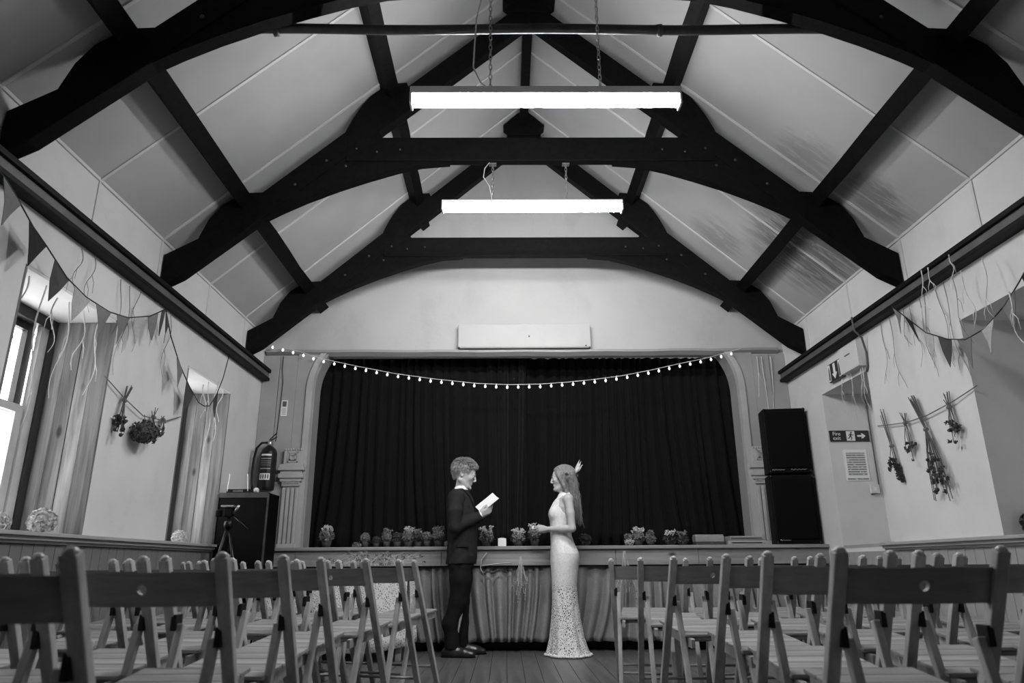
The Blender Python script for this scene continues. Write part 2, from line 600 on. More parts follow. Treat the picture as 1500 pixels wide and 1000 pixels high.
for i in range(nx):
    xa, xb = WL + .03 + (WR - WL - .1) * i / nx, WL + .03 + (WR - WL - .1) * (i + 1) / nx
    sa, sb = [-.012 * math.sin(math.pi * j / nx) + .004 * math.sin(j * 1.7) for j in (i, i + 1)]
    cr.hexa([(xa, p[0], p[1] + sa) for p in (prof[0], prof[1], prof[2], prof[6])], [(xb, p[0], p[1] + sb) for p in (prof[0], prof[1], prof[2], prof[6])])
structure(cr.build('trim_2', 'cornice'), 'thin sagging cornice above the stage opening')

# side walls and back of the stage behind the curtain
sb = MB().box(WL - .4, WR + .4, 9.9, 10.1, 0, 4.2).box(WL - .5, WL - .3, YF + .18, 9.9, 0, 4.2).box(WR + .3, WR + .5, YF + .18, 9.9, 0, 4.2).box(WL - .5, WR + .5, YF + .18, 10.1, 4.2, 4.3)
structure(sb.build('wall_stage_rear', 'plaster'), 'walls behind the stage curtain')

# ------------------------------------------------------------------ roof: sloped ceiling, cover strips
def slope_pt(side, d):
    """Point on the ceiling plane, d metres of horizontal run in from the wall."""
    x = WL + d if side < 0 else WR - d
    return x, EAVE + SLOPE * d
ceil = MB()
for sd in (-1, 1):
    xw = WL - .05 if sd < 0 else WR + .05
    zw = EAVE - SLOPE * .05
    ceil.prism([(xw, zw), (XC, RIDGE), (XC, RIDGE + .12), (xw, zw + .12)], YB - .1, YF + .1)
ceiling = structure(ceil.build('ceiling', 'ceiling'), 'pale boarded ceiling following the steep roof slope')
for sd in (-1, 1):
    for y in (1.4, 2.3, 3.22, 4.2, 5.10, 6.03, 6.94):
        p0, p1 = slope_pt(sd, 0.0), (XC, RIDGE)
        MB().bar((p0[0], y, p0[1]), (p1[0], y, p1[1]), .022, .016, (0, 1, 0)).build('cover_strip', 'batten', ceiling)
        xw = WL if sd < 0 else WR
        MB().box(xw - .008, xw + .008, y - .011, y + .011, 2.84, EAVE).build('wall_strip', 'batten', wall_l if sd < 0 else wall_r)
    x, z = slope_pt(sd, 0.0)
    MB().bar((x, YB, z), (x, YF, z), .024, .024, (1, 0, 0)).build('eaves_strip', 'batten', ceiling)

# purlins and ridge beam
def purlin(sd, run, w, dpt, label):
    c = Vector((slope_pt(sd, run)[0], 0, slope_pt(sd, run)[1]))
    al = math.atan(SLOPE)
    s = Vector((-sd * math.cos(al), 0, math.sin(al)))          # up the slope
    n = Vector((-sd * math.sin(al), 0, -math.cos(al)))         # into the room
    b = MB()
    N = 34
    rnd = random.Random(int(run * 100) + sd)
    ring = []
    for i in range(N + 1):
        y = YB + (YF - YB) * i / N
        j = rnd.uniform(-.006, .006)
        q = [c + s * (-w / 2), c + s * (w / 2), c + s * (w / 2 + j) + n * (dpt + j), c + s * (-w / 2 + j) + n * (dpt + j)]
        ring.append([(p.x, y, p.z) for p in q])
    for i in range(N):
        b.hexa(ring[i], ring[i + 1])
    o = b.build('beam_purlin', 'truss')
    o.location = (0, 0, 0)
    return structure(o, label)
purlin(-1, .515, .115, .165, 'rough black lower purlin on the window side of the roof')
purlin(1, .515, .115, .165, 'rough black lower purlin on the exit side of the roof')
purlin(-1, 1.66, .10, .15, 'rough black upper purlin on the window side of the roof')
purlin(1, 1.66, .10, .15, 'rough black upper purlin on the exit side of the roof')
structure(MB().box(XC - .045, XC + .045, YB, YF, RIDGE - .24, RIDGE - .01).build('beam_ridge', 'truss', bevel=.006), 'black ridge beam along the peak of the roof')

# ------------------------------------------------------------------ trusses
def mir(pts, sd):
    return pts if sd < 0 else [(2 * XC - x, z) for x, z in pts]
def ctop(x):       # rafter top line (left half)
    return EAVE + SLOPE * (x - WL) - .205
def make_truss(y0, y1, label):
    t = structure(thing('roof_truss', label, None, (XC, (y0 + y1) / 2, EAVE)))
    for sd in (-1, 1):
        xs = [WL + .01, XC]
        raf = [(WL + .01, 2.85), (WL + .16, 2.93), (-2.0, ctop(-2.0) - .245), (XC, ctop(XC) - .26), (XC, ctop(XC)), (-2.40, ctop(-2.40)), (WL + .01, 3.11)]
        MB().prism(mir(raf, sd), y0, y1).build('rafter', 'truss', t, bevel=.006)
        # curved brace between rafter and collar
        br = [(-2.02, 3.36)]
        for q in ((-1.94, 3.425), (-1.80, 3.505), (-1.6, 3.605), (-1.35, 3.712), (-1.11, 3.80), (-.88, 3.875), (-.68, 3.925), (-.45, 3.945)):
            br.append(q)
        br += [(-.45, 4.0), (-.95, 4.10), (-1.12, ctop(-1.12) - .10), (-2.02, ctop(-2.02) - .12)]
        MB().prism(mir(br, sd), y0 + .008, y1 - .008).build('curved_brace', 'truss', t)
        # packing cleats that carry the purlins
        c1 = [(-2.44, ctop(-2.44) - .05), (-2.42, ctop(-2.42) + .02), (-2.36, 3.42), (-2.27, 3.545), (-2.19, 3.60), (-2.06, 3.655), (-1.96, 3.66), (-1.95, ctop(-1.95) - .05)]
        MB().prism(mir(c1, sd), y0 + .005, y1 - .005).build('purlin_cleat', 'truss', t)
        c2 = [(-1.34, ctop(-1.34) - .05), (-1.315, ctop(-1.315) + .02), (-1.26, 4.37), (-1.21, 4.46), (-1.13, 4.575), (-1.03, 4.655), (-.93, 4.70), (-.83, 4.71), (-.80, ctop(-.8) - .05)]
        MB().prism(mir(c2, sd), y0 + .005, y1 - .005).build('purlin_cleat', 'truss', t)
        for (bx, bz) in ((-1.46, 3.95), (-1.22, 4.06), (-1.05, 4.03), (-.86, 4.05), (-1.7, 3.73), (-1.3, 3.9)):
            p = mir([(bx, bz)], sd)[0]
            MB().ball((p[0], y0, p[1]), (.013, .008, .013), 6, 4).build('bolt_head', 'pipe', t, True)
    MB().box(-1.30, 2 * XC + 1.30, y0 - .004, y1 - .03, 3.945, 4.165).build('collar_beam', 'truss', t, bevel=.006)
    ap = [(.03, 5.44), (.06, 5.50), (-.01, 5.56), (.10, 5.67), (.17, 5.73)]
    MB().prism(ap + [(2 * XC - x, z) for x, z in reversed(ap)], y0 - .02, y1 + .02).build('apex_block', 'truss', t, bevel=.006)
    return t
make_truss(3.29, 3.39, 'nearest black timber roof truss, partly above the frame')
make_truss(5.14, 5.24, 'middle black timber roof truss carrying the smaller light')
make_truss(7.03, 7.13, 'black timber roof truss closest to the stage wall')
make_truss(1.42, 1.52, 'black timber roof truss overhead behind the nearest light')

# iron tie pipe across the nearest truss
pp = MB().tube([(-1.68 + i * .245, 3.44, 3.775 + .006 * math.sin(i)) for i in range(17)], .029, 10)
for xx in (-1.35, .9, 2.0):
    pp.tube([(xx, 3.44, 3.765), (xx + .03, 3.44, 3.77)], .036, 10)
tag(pp.build('tie_pipe', 'pipe', None, True), 'thin dark iron pipe spanning the nearest truss overhead', 'pipe')

# ------------------------------------------------------------------ black wall rails, dado, wainscot
def hrail(name, x, sd, zc, label):
    r = structure(thing(name, label, None, (x, YB, zc)))
    def prof(z0, z1, out):
        a, b_ = (x, x + out) if sd < 0 else (x - out, x)
        return MB().box(a, b_, YB, YF - .035, z0, z1)
    prof(zc + .025, zc + .06, .10).build('rail_cap', 'rail', r, bevel=.004)
    prof(zc - .035, zc + .025, .075).build('rail_face', 'rail_mid', r)
    prof(zc - .066, zc - .035, .090).build('rail_foot', 'rail', r, bevel=.004)
    return r
hrail('trim_3', WL, -1, 2.785, 'black painted wall rail above the windows')
hrail('trim_4', WR, 1, 2.745, 'black painted wall rail above the exit signs')

def dado(name, x, sd, z, y0, y1, mat, label):
    d = structure(thing(name, label, None, (x, y0, z)))
    for (za, zb, out) in ((z - .022, z, .075), (z - .045, z - .022, .055), (z - .062, z - .045, .035)):
        a, b_ = (x, x + out) if sd < 0 else (x - out, x)
        MB().box(a, b_, y0, y1, za, zb).build('dado_moulding', mat, d, bevel=.004)
    return d
dado('trim_5', WL, -1, LZ0, YB, 7.1, 'dado', 'grey moulded dado rail under the windows')
dado('trim_6', WR, 1, RZ0, YB, 6.02, 'dado', 'grey moulded dado rail under the dried bunches')
for i, (a, c) in enumerate(LWIN):
    MB().box(WL - .45, WL - .001, a + .001, c - .001, LZ0 - .03, LZ0 - .002).build('sill_board', 'sill_pale', wall_l)
for i, (a, c) in enumerate(RNIC):
    MB().box(WR + .001, WR + .449, a + .001, c - .001, RZ0 - .03, RZ0 - .002).build('sill_board', 'dado', wall_r)
    MB().box(WR + .42, WR + .45, a + .001, c - .001, RZ0 - .002, RZ0 + .03).build('sill_board', 'dado', wall_r)
def wainscot(x, sd, z, y0, y1, mat, parent):
    n = int((y1 - y0) / .1)
    me = None
    for i in range(n):
        y = y0 + i * .1
        a, b_ = (x, x + .018) if sd < 0 else (x - .018, x)
        if me is None:
            o = MB().box(a, b_, 0, .096, .10, z - .062).build('matchboard', mat, parent, bevel=.004)
            me = o
            o.location = (0, y, 0)
        else:
            share(me, 'matchboard', parent, (0, y, 0))
wainscot(WL, -1, LZ0, 2.6, 7.1, 'wainscot', wall_l)
wainscot(WR, 1, RZ0, 2.6, 7.1, 'wainscot_right', wall_r)
for nm, x, sd in (('baseboard_left', WL, -1), ('baseboard_right', WR, 1)):
    a, b_ = (x, x + .025) if sd < 0 else (x - .025, x)
    structure(MB().box(a, b_, YB, 7.1, 0, .12).build(nm, 'wainscot', bevel=.004), 'plain painted skirting board')

# ------------------------------------------------------------------ windows with pine lined reveals
def window(idx, y0, y1):
    w = structure(thing('window_%d' % idx, 'tall sash window in a pine lined recess', None, (WL - .42, (y0 + y1) / 2, LZ0)))
    xf = WL - .42
    # outer dark box frame
    for nm, bx in (('frame_jamb', (xf - .06, xf + .03, y0, y0 + .075, LZ0, LZ1)), ('frame_jamb', (xf - .06, xf + .03, y1 - .075, y1, LZ0, LZ1)),
                   ('frame_head', (xf - .06, xf + .03, y0 + .075, y1 - .075, LZ1 - .09, LZ1)), ('frame_foot', (xf - .06, xf + .03, y0 + .075, y1 - .075, LZ0, LZ0 + .04))):
        MB().box(*bx).build(nm, 'frame_dark', w, bevel=.004)
    for (ya, yb) in ((y0 + .075, y0 + .115), (y1 - .15, y1 - .075)):
        MB().box(xf - .02, xf + .012, ya, yb, LZ0 + .04, LZ1 - .09).build('staff_bead', 'frame_pale', w)
    zm = 1.74
    for (za, zb, dx, nm) in ((zm - .02, LZ1 - .09, -.05, 'upper_sash'), (LZ0 + .04, zm + .03, -.022, 'lower_sash')):
        ya, yb = y0 + .115, y1 - .15
        x0, x1 = xf + dx - .02, xf + dx + .018
        s = MB().box(x0, x1, ya, ya + .06, za, zb).box(x0, x1, yb - .07, yb, za, zb).box(x0, x1, ya + .06, yb - .07, zb - .05, zb).box(x0, x1, ya + .06, yb - .07, za, za + .055)
        so = s.build(nm, 'frame_dark' if nm == 'upper_sash' else 'frame_pale', w)
        ym = (ya + yb) / 2
        MB().box(x0 + .01, x1 - .01, ym - .012, ym + .012, za + .055, zb - .05).build('glazing_bar', 'frame_dark', so)
        for (pa, pb) in ((ya + .06, ym - .012), (ym + .012, yb - .07)):
            MB().box(x0 + .016, x0 + .02, pa, pb, za + .055, zb - .05).build('pane', 'glass', so)
    # far and near reveals: vertical pine planks
    widths = [.085, .10, .095, .115]
    for (yr, sd) in ((y1, -1), (y0, 1)):
        x = WL - .392
        for i, wd in enumerate(widths):
            t = .016 + (.004 if i % 2 else 0)
            ya, yb = (yr - t, yr - .001) if sd < 0 else (yr + .001, yr + t)
            if y1 < 3: continue
            MB().box(x + .0015, x + wd - .0015, ya, yb, LZ0 - .001, LZ1 - .02).build('reveal_plank', 'pine' if i % 2 == 0 else 'pine_dark', w, bevel=.002)
            x += wd
    MB().box(WL - .39, WL - .002, y0 + .02, y1 - .02, LZ1 - .018, LZ1 - .001).build('soffit_board', 'soffit', w)
    return w
for i, (a, c) in enumerate(LWIN):
    window(i + 1, a, c)

# ------------------------------------------------------------------ stage
st = structure(thing('stage_platform', 'raised wooden stage with knotty fascia boards', None, (XC, STAGE_Y, 0)))
MB().box(WL, WR, STAGE_Y + .02, 9.9, STAGE_Z - .06, STAGE_Z).build('stage_deck', 'stage_top', st)
MB().box(WL, WR, STAGE_Y - .03, STAGE_Y + .02, STAGE_Z - .032, STAGE_Z).build('nosing', 'stage_wood', st, bevel=.006)
xs = [WL + .001, -2.02, -.62, 1.06, 1.86, WR - .001]
for i in range(5):
    MB().box(xs[i] + .002, xs[i + 1] - .002, STAGE_Y, STAGE_Y + .02, STAGE_Z - .178, STAGE_Z - .034).build('fascia_board', 'stage_wood', st, bevel=.002)
MB().box(WL, WR, STAGE_Y + .22, STAGE_Y + .25, 0, STAGE_Z - .06).build('stage_riser', 'floor_base', st)

def drape(x0, x1, y, ztop, zbot, n, nz, amp, seed, gather=0.3, name='curtain', flare=0.0, sway=1.0):
    rnd = random.Random(seed)
    ph, x = [], x0
    knots = [x0]
    while x < x1:
        x += rnd.uniform(.06, .16) if amp > .03 else rnd.uniform(.05, .11)
        knots.append(x)
    ws = [rnd.uniform(.55, 1.15) for _ in knots]
    def off(xx):
        i = 0
        lo, hi = 0, len(knots) - 1
        while hi - lo > 1:
            mid = (lo + hi) // 2
            if knots[mid] <= xx: lo = mid
            else: hi = mid
        t = (xx - knots[lo]) / (knots[hi] - knots[lo])
        return ws[lo] * (0.5 - 0.5 * math.cos(2 * math.pi * t)) ** 0.8
    vs_, fs = [], []
    for j in range(nz + 1):
        v = j / nz
        z = ztop + (zbot - ztop) * v
        a = amp * (gather + (1 - gather) * min(1, v * 2.5)) * (1 + flare * v)
        for i in range(n + 1):
            u = i / n
            xx = x0 + (x1 - x0) * u
            w = xx + (.10 * math.sin(xx * 2.1) + .03 * math.sin(xx * 9.0)) * v * v * sway
            vs_.append((xx, y - a * off(min(max(w, x0), x1 - 1e-4)) + .012 * math.sin(xx * 40) * gather * (1 - v) * .4, z))
    for j in range(nz):
        for i in range(n):
            a = j * (n + 1) + i
            fs.append((a, a + 1, a + n + 2, a + n + 1))
    b = MB().add(vs_, fs)
    return b

sk = drape(WL + .02, WR - .02, STAGE_Y + .085, STAGE_Z - .165, .085, 760, 16, .085, 5, .35, flare=.3).build('stage_skirt', 'skirt', None, True)
tag(sk, 'grey pleated cloth skirt hanging below the stage front', 'curtain')
sm = sk.modifiers.new('thickness', 'SOLIDIFY'); sm.thickness = .003
MB().tube([(WL + .02, STAGE_Y + .03, STAGE_Z - .185), (WR - .02, STAGE_Y + .03, STAGE_Z - .185)], .004, 5).build('curtain_wire', 'dark_cable', sk)

for (xa, xb, lab, seed) in ((OL - .25, .24, 'black velvet stage curtain half behind the groom, with soft vertical folds', 11), (.20, OR + .25, 'black velvet stage curtain half behind the bride, with soft vertical folds', 23)):
    cv = drape(xa, xb, YF + .40 + (.14 if seed == 23 else 0), 3.12, STAGE_Z + .012, 520, 14, .085, seed, .75, flare=.3).build('stage_curtain', 'velvet', None, True)
    tag(cv, lab, 'curtain')
    sm = cv.modifiers.new('thickness', 'SOLIDIFY'); sm.thickness = .004

# fluted pilasters
def pilaster(x0, x1, label):
    y = YF - .03
    p = thing('pilaster', label, 'pilaster', ((x0 + x1) / 2, y, STAGE_Z), 'pilasters flanking the stage')
    w = x1 - x0
    MB().box(x0, x1, y - .05, y, STAGE_Z, STAGE_Z + .05).build('plinth', 'pros_trim', p, bevel=.004)
    MB().box(x0 + .01, x1 - .01, y - .03, y, STAGE_Z + .05, 1.575).build('shaft', 'pros', p)
    n = 4
    rw = (w - .02) / (n + .35 * (n - 1))
    for i in range(n):
        xa = x0 + .01 + i * rw * 1.35
        MB().box(xa, xa + rw, y - .05, y - .03, STAGE_Z + .05, 1.555).build('flute_rib', 'pros_trim', p, bevel=.006)
    for (za, zb, o) in ((1.575, 1.62, .0), (1.62, 1.655, .018), (1.655, 1.70, .035), (1.70, 1.735, .02), (1.735, 1.765, .042), (1.765, 1.80, .03)):
        MB().box(x0 - o, x1 + o, y - .05 - o, y, za, zb).build('capital_moulding', 'pros_trim', p, bevel=.004)
    for i in range(9):
        xa = x0 + w * i / 9
        MB().box(xa + .003, xa + w / 9 - .003, y - .06, y - .05, 1.60, 1.618).build('dentil', 'pros_trim', p)
    MB().box(x0, x1, y - .05, y, 1.80, 1.95).build('block', 'pros_trim', p, bevel=.004)
    xm, zm = (x0 + x1) / 2, 1.875
    for (a, d0) in ((.055, .008), (.032, .016)):
        fr = MB()
        for q in ((xm - a, xm + a, zm + a - .012, zm + a), (xm - a, xm + a, zm - a, zm - a + .012), (xm - a, xm - a + .012, zm - a, zm + a), (xm + a - .012, xm + a, zm - a, zm + a)):
            fr.box(q[0], q[1], y - .05 - d0, y - .05, q[2], q[3])
        fr.build('square_moulding', 'pros_trim', p)
    for i in range(7):
        xa = x0 + w * (i + .5) / 7
        MB().ball((xa, y - .045, 1.955), (w / 16, .02, .016), 6, 4).build('bead', 'pros_trim', p, True)
    return p
pilaster(-2.345, -2.155, 'short fluted pilaster beside the fire extinguisher')
pilaster(2.635, 2.825, 'short fluted pilaster beside the tall black loudspeakers')

# projection screen case above the opening
sc_ = thing('screen_case', 'long white roller screen case above the stage opening', 'screen case', (XC, YF - .1, 3.05))
MB().box(-.52, .955, YF - .11, YF - .005, 3.078, 3.345).build('case', 'screen_paint', sc_, bevel=.006)
MB().box(-.50, .93, YF - .112, YF - .07, 3.066, 3.078).build('lower_lip', 'cornice', sc_)
MB().tube([(.27, YF - .11, 3.2), (.27, YF - .118, 3.2)], .008, 8).build('screw', 'hinge', sc_)
MB().tube([(.90, YF - .11, 3.09), (.90, YF - .118, 3.09)], .008, 8).build('screw', 'hinge', sc_)

# ------------------------------------------------------------------ fluorescent lights on chains
def link_chain(p, q, name, parent):
    p, q = Vector(p), Vector(q)
    L = (q - p).length
    n = max(3, int(L / .032))
    b = MB()
    for i in range(n):
        c = p + (q - p) * ((i + .5) / n)
        a = i % 2 * math.pi / 2 + .4
        hx, hy = math.cos(a) * .009, math.sin(a) * .009
        hl = L / n * .62
        pts = []
        for k in range(9):
            t = 2 * math.pi * k / 8
            pts.append((c.x + hx * math.cos(t), c.y + hy * math.cos(t), c.z + hl * math.sin(t)))
        b.tube(pts, .0028, 4, False)
    return b.build(name, 'chain', parent)
def strip_light(x0, x1, y, zb0, zb1, zd, chx, zch, label):
    """Batten from zb0 to zb1 with the glowing diffuser hanging down to zd."""
    t = thing('strip_light', label, 'light', ((x0 + x1) / 2, y, zd), 'fluorescent lights hung on chains')
    MB().box(x0, x1, y - .034, y + .034, zb0, zb1).build('batten', 'white_metal', t, bevel=.003)
    rr = .031
    zd = zb0 - .001 - 2 * rr
    MB().tube([(x0 + .014, y, zd + rr), (x1 - .014, y, zd + rr)], rr, 16).build('diffuser', 'tube', t, True)
    for xa in (x0, x1 - .013):
        MB().box(xa, xa + .013, y - .04, y + .04, zd - .001, zb0 - .001).build('end_cap', 'white_metal', t, bevel=.003)
    for c in chx:
        link_chain((c, y, zb1), (c, y, zch), 'chain', t)
        MB().box(c - .03, c + .03, y - .02, y + .02, zch - .012, zch).build('ceiling_hook', 'chain', t)
    return t
l1 = strip_light(-.515, .975, 3.34, 3.236, 3.281, 3.197, (-.075, .535), 3.945, 'larger-looking fluorescent strip light hanging closest to the camera')
l2 = strip_light(-.507, .962, 5.19, 3.568, 3.598, 3.523, (-.095, .51), 3.945, 'fluorescent strip light hanging under the middle truss')
MB().tube([(-.12, 3.34, 3.95), (-.155, 3.33, 3.75), (-.165, 3.33, 3.55), (-.17, 3.33, 3.42), (-.13, 3.34, 3.33), (-.08, 3.34, 3.285)], .0045, 6).build('power_cable', 'cable', l1, True)
MB().tube([(-.12, 5.17, 3.95), (-.16, 5.15, 3.88), (-.17, 5.15, 3.80), (-.12, 5.16, 3.72), (-.10, 5.18, 3.60)], .004, 6).build('power_cable', 'cable', l2, True)

# ------------------------------------------------------------------ fairy lights
cat_pts = [(-2.645, 3.16), (-2.60, 3.09), (-2.43, 3.045), (-2.23, 2.99), (-2.02, 2.92), (-1.62, 2.83), (-1.2, 2.745), (-.79, 2.685), (-.30, 2.63), (.04, 2.615), (.38, 2.62), (.68, 2.64), (.98, 2.67), (1.28, 2.71), (1.59, 2.77), (1.9, 2.84), (2.24, 2.91), (2.56, 3.0), (2.62, 3.02)]
def sample(pts, n):
    L = [0]
    for a, b_ in zip(pts, pts[1:]):
        L.append(L[-1] + math.dist(a, b_))
    out = []
    for i in range(n):
        d = L[-1] * i / (n - 1)
        k = max(j for j in range(len(L)) if L[j] <= d + 1e-9)
        k = min(k, len(pts) - 2)
        t = (d - L[k]) / (L[k + 1] - L[k])
        out.append(tuple(pts[k][c] + (pts[k + 1][c] - pts[k][c]) * t for c in range(len(pts[0]))))
    return out
fy = YF - .12
fs_ = thing('fairy_lights', 'string of small round glowing fairy bulbs draped across the stage opening', 'string lights', (.2, fy, 3.0))
MB().tube([(x, fy, z + .03) for x, z in cat_pts], .0035, 5).build('wire', 'cable', fs_)
bulb0 = sock0 = None
for (x, z) in sample(cat_pts, 46)[1:-1]:
    if bulb0 is None:
        b_ = MB().ball((0, 0, 0), (.0115, .0115, .016), 8, 6).mesh('bulb', True); b_.materials.append(M['bulb'])
        s_ = MB().lathe([(.006, .012), (.007, .022), (.005, .034)], n=6).mesh('socket', True); s_.materials.append(M['cable'])
        bulb0, sock0 = b_, s_
    o = bpy.data.objects.new('bulb', bulb0); COL.objects.link(o); o.parent = fs_
    o.location = Vector((x, fy, z)) - fs_.location
    o2 = bpy.data.objects.new('socket', sock0); COL.objects.link(o2); o2.parent = o

# ------------------------------------------------------------------ folding chairs
def make_chair():
    c = thing('folding_chair', 'slatted wooden folding chair', 'chair', (0, 0, 0), 'wooden folding chairs in rows')
    hw = .197
    for sd in (-1, 1):
        x = sd * hw
        # front leg = back post: one straight piece from the top to the front foot
        p0, p1 = Vector((x, .38, 0)), Vector((x, 0, .797))
        b = MB().bar(p0, p1, .034, .026, (1, 0, 0))
        b.ball(p1, (.017, .014, .012), 8, 5)
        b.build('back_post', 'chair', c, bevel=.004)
        q0, q1 = Vector((sd * .163, -.065, 0)), Vector((sd * .163, .098, .592))
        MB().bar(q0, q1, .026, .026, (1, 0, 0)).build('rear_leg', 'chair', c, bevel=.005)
        MB().box(sd * .18 - .009, sd * .18 + .009, .072, .118, .572, .622).build('hinge_plate', 'hinge', c, bevel=.003)
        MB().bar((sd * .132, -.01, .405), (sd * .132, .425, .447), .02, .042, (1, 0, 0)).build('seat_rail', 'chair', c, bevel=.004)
    # curved top slat with a finger hole
    def cy(u):
        return .012 - .032 * (1 - (u / .19) ** 2)
    zc, hh, th = .716, .042, .008
    us = [-.183 + .153 * i / 6 for i in range(7)]
    b = MB()
    def quad_strip(ulist):
        for a, d in zip(ulist, ulist[1:]):
            P = []
            for s in (-th, th):
                for (u, z) in ((a, -hh), (d, -hh), (d, hh), (a, hh)):
                    P.append((u, cy(u) + s + (zc + z - .797) * -.25 * 0 + (.797 - zc - z) * .45, zc + z))
            b.add(P, [(0, 1, 2, 3), (7, 6, 5, 4), (0, 4, 5, 1), (3, 2, 6, 7)])
    quad_strip(us); quad_strip([-u for u in reversed(us)])
    e = .03
    N = 16
    for s in (-1, 1):
        pass
    ring_in, ring_out = [], []
    for k in range(N):
        t = 2 * math.pi * k / N + math.pi / 4
        ci, si = math.cos(t), math.sin(t)
        ring_in.append((.0125 * ci, .0125 * si))
        m = max(abs(ci), abs(si))
        ring_out.append((e * ci / m, hh * si / m))
    P = []
    for s in (-th, th):
        for rg in (ring_out, ring_in):
            for (u, z) in rg:
                P.append((u, cy(u) + s + (.797 - zc - z) * .45, zc + z))
    fs = []
    for k in range(N):
        k2 = (k + 1) % N
        fs.append((k, k2, N + k2, N + k))
        fs.append((2 * N + k, 3 * N + k, 3 * N + k2, 2 * N + k2))
        fs.append((N + k, N + k2, 3 * N + k2, 3 * N + k))
        if abs(ring_out[k][1]) > hh * .99 and abs(ring_out[k2][1]) > hh * .99:
            fs.append((k, 2 * N + k, 2 * N + k2, k2))
    b.add(P, fs)
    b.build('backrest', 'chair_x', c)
    for i in range(5):
        y = .02 + i * .082
        z, y2 = .431 + y * .0966, y + .077
        z2 = .431 + y2 * .0966
        MB().hexa([(-.158, y, z - .001), (.158, y, z - .001), (.158, y2, z2 - .001), (-.158, y2, z2 - .001)],
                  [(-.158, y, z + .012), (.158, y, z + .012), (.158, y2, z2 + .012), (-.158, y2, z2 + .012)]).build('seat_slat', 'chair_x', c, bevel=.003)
    for (y, z, w, r) in ((.318, .13, .19, .008), (-.03, .125, .155, .008), (.05, .42, .155, .010)):
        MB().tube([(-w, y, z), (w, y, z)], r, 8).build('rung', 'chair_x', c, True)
    return c
proto = make_chair()
ordn = ['first', 'second', 'third', 'fourth', 'fifth', 'sixth', 'seventh']
used = [False]
def put_chair(x, y, rz, label, group):
    o = proto if not used[0] else copy_tree(proto)
    used[0] = True
    o.location = (x, y, 0)
    o.rotation_euler = (0, 0, rz)
    o['label'] = label
    o['group'] = group
crnd = random.Random(3)
# (back post nearest the aisle: y, x; turn of the row towards the couple in degrees)
LROWS = [(1.35, -.788, 0), (1.91, -.727, 0), (2.41, -.72, 4), (3.09, -.768, 9), (3.77, -.709, 16), (4.35, -.626, 17), (4.87, -.60, 22)]
RROWS = [(1.79, .81, 0), (2.36, .836, 0), (2.99, .89, -4), (3.67, .83, -6), (4.27, .775, 4), (4.88, .69, 12)]
for sd, rows, side in ((-1, LROWS, 'window'), (1, RROWS, 'exit')):
    for i, (y, xe, turn) in enumerate(rows):
        row = ordn[len(rows) - 1 - i]
        a = R(turn)
        px, py = xe, y
        for k in range(5):
            a0 = a
            c, s_ = math.cos(a), math.sin(a)
            x, yy = px + sd * c * .197, py - sd * s_ * .197
            px, py = px + sd * c * (.468 if sd < 0 else .485), py - sd * s_ * (.468 if sd < 0 else .34)
            a *= .8 if sd < 0 else .45
            if x - .30 < WL + .05 or x + .30 > WR - .05 or abs(x) / yy > (.98 if sd > 0 else 1.0) + .12 / yy:
                continue
            put_chair(x, yy, -a0 + (R(crnd.uniform(-1.5, 1.5)) if k else 0), 'slatted wooden folding chair, %s side, %s row from stage, %s from the aisle' % (side, row, ordn[k]), 'folding chairs on the %s side' % side)

# ------------------------------------------------------------------ tall loudspeakers on the stage
def loudspeaker(x0, x1, y0, y1, z0, z1, label, marks):
    t = thing('loudspeaker', label, 'loudspeaker', ((x0 + x1) / 2, (y0 + y1) / 2, z0), 'black loudspeakers stacked on the stage')
    MB().box(x0, x1, y0, y1, z0, z1).build('cabinet', 'black', t, bevel=.012)
    MB().box(x0 + .025, x1 - .025, y0 - .012, y0 + .001, z0 + .05, z1 - .04).build('grille', 'grille', t, bevel=.006)
    for sx in (x0 + .015, x1 - .015):
        for sz in (z0 + .015, z1 - .015):
            MB().ball((sx, y0, sz), .018, 6, 4).build('corner_cap', 'black_gloss', t, True)
    for (mx, mz, L) in marks:
        b = MB()
        pts = [(mx + L * i / 14, y0 - .014, mz + .007 * math.sin(i * 1.9) * (1 - i / 20)) for i in range(15)]
        b.tube(pts, .0035, 5)
        b.build('badge', 'metal', t)
    return t
lo = loudspeaker(-.215, .215, -.12, .12, 0, .675, 'lower black loudspeaker of the stack standing on the stage', [(-.18, .04, .10)])
lo.location = (2.898, 7.335, STAGE_Z)
lo.rotation_euler = (0, 0, R(-8))
up = loudspeaker(-.21, .21, -.12, .12, 0, .66, 'upper black loudspeaker of the stack standing on the stage', [(-.18, .03, .12), (.0, .03, .15)])
up.location = (2.898, 7.335, STAGE_Z + .695)
up.rotation_euler = (0, 0, R(-8))

# tall black cabinet by the stage with things on it
bx = thing('speaker_cabinet', 'tall scuffed black speaker cabinet standing on the floor below the extinguisher', 'cabinet', (-2.41, 6.86, 0))
MB().box(-2.645, -2.185, 6.70, 7.03, 0, 1.425).build('cabinet', 'box_wood', bx, bevel=.008)
for xx in (-2.645, -2.185):
    MB().box(xx - .008, xx + .008, 6.692, 6.708, .02, 1.41).build('edge_angle', 'pipe', bx)
MB().box(-2.645, -2.185, 6.695, 6.70, 1.38, 1.425).build('top_edge', 'pipe', bx)
rt = thing('wireless_receiver', 'slim black wireless receiver with two white aerials on the cabinet', 'receiver', (-2.48, 6.82, 1.425))
MB().box(-2.595, -2.375, 6.74, 6.90, 1.427, 1.462).build('case', 'black_gloss', rt, bevel=.004)
MB().box(-2.53, -2.44, 6.736, 6.741, 1.435, 1.452).build('display', 'rail_mid', rt)
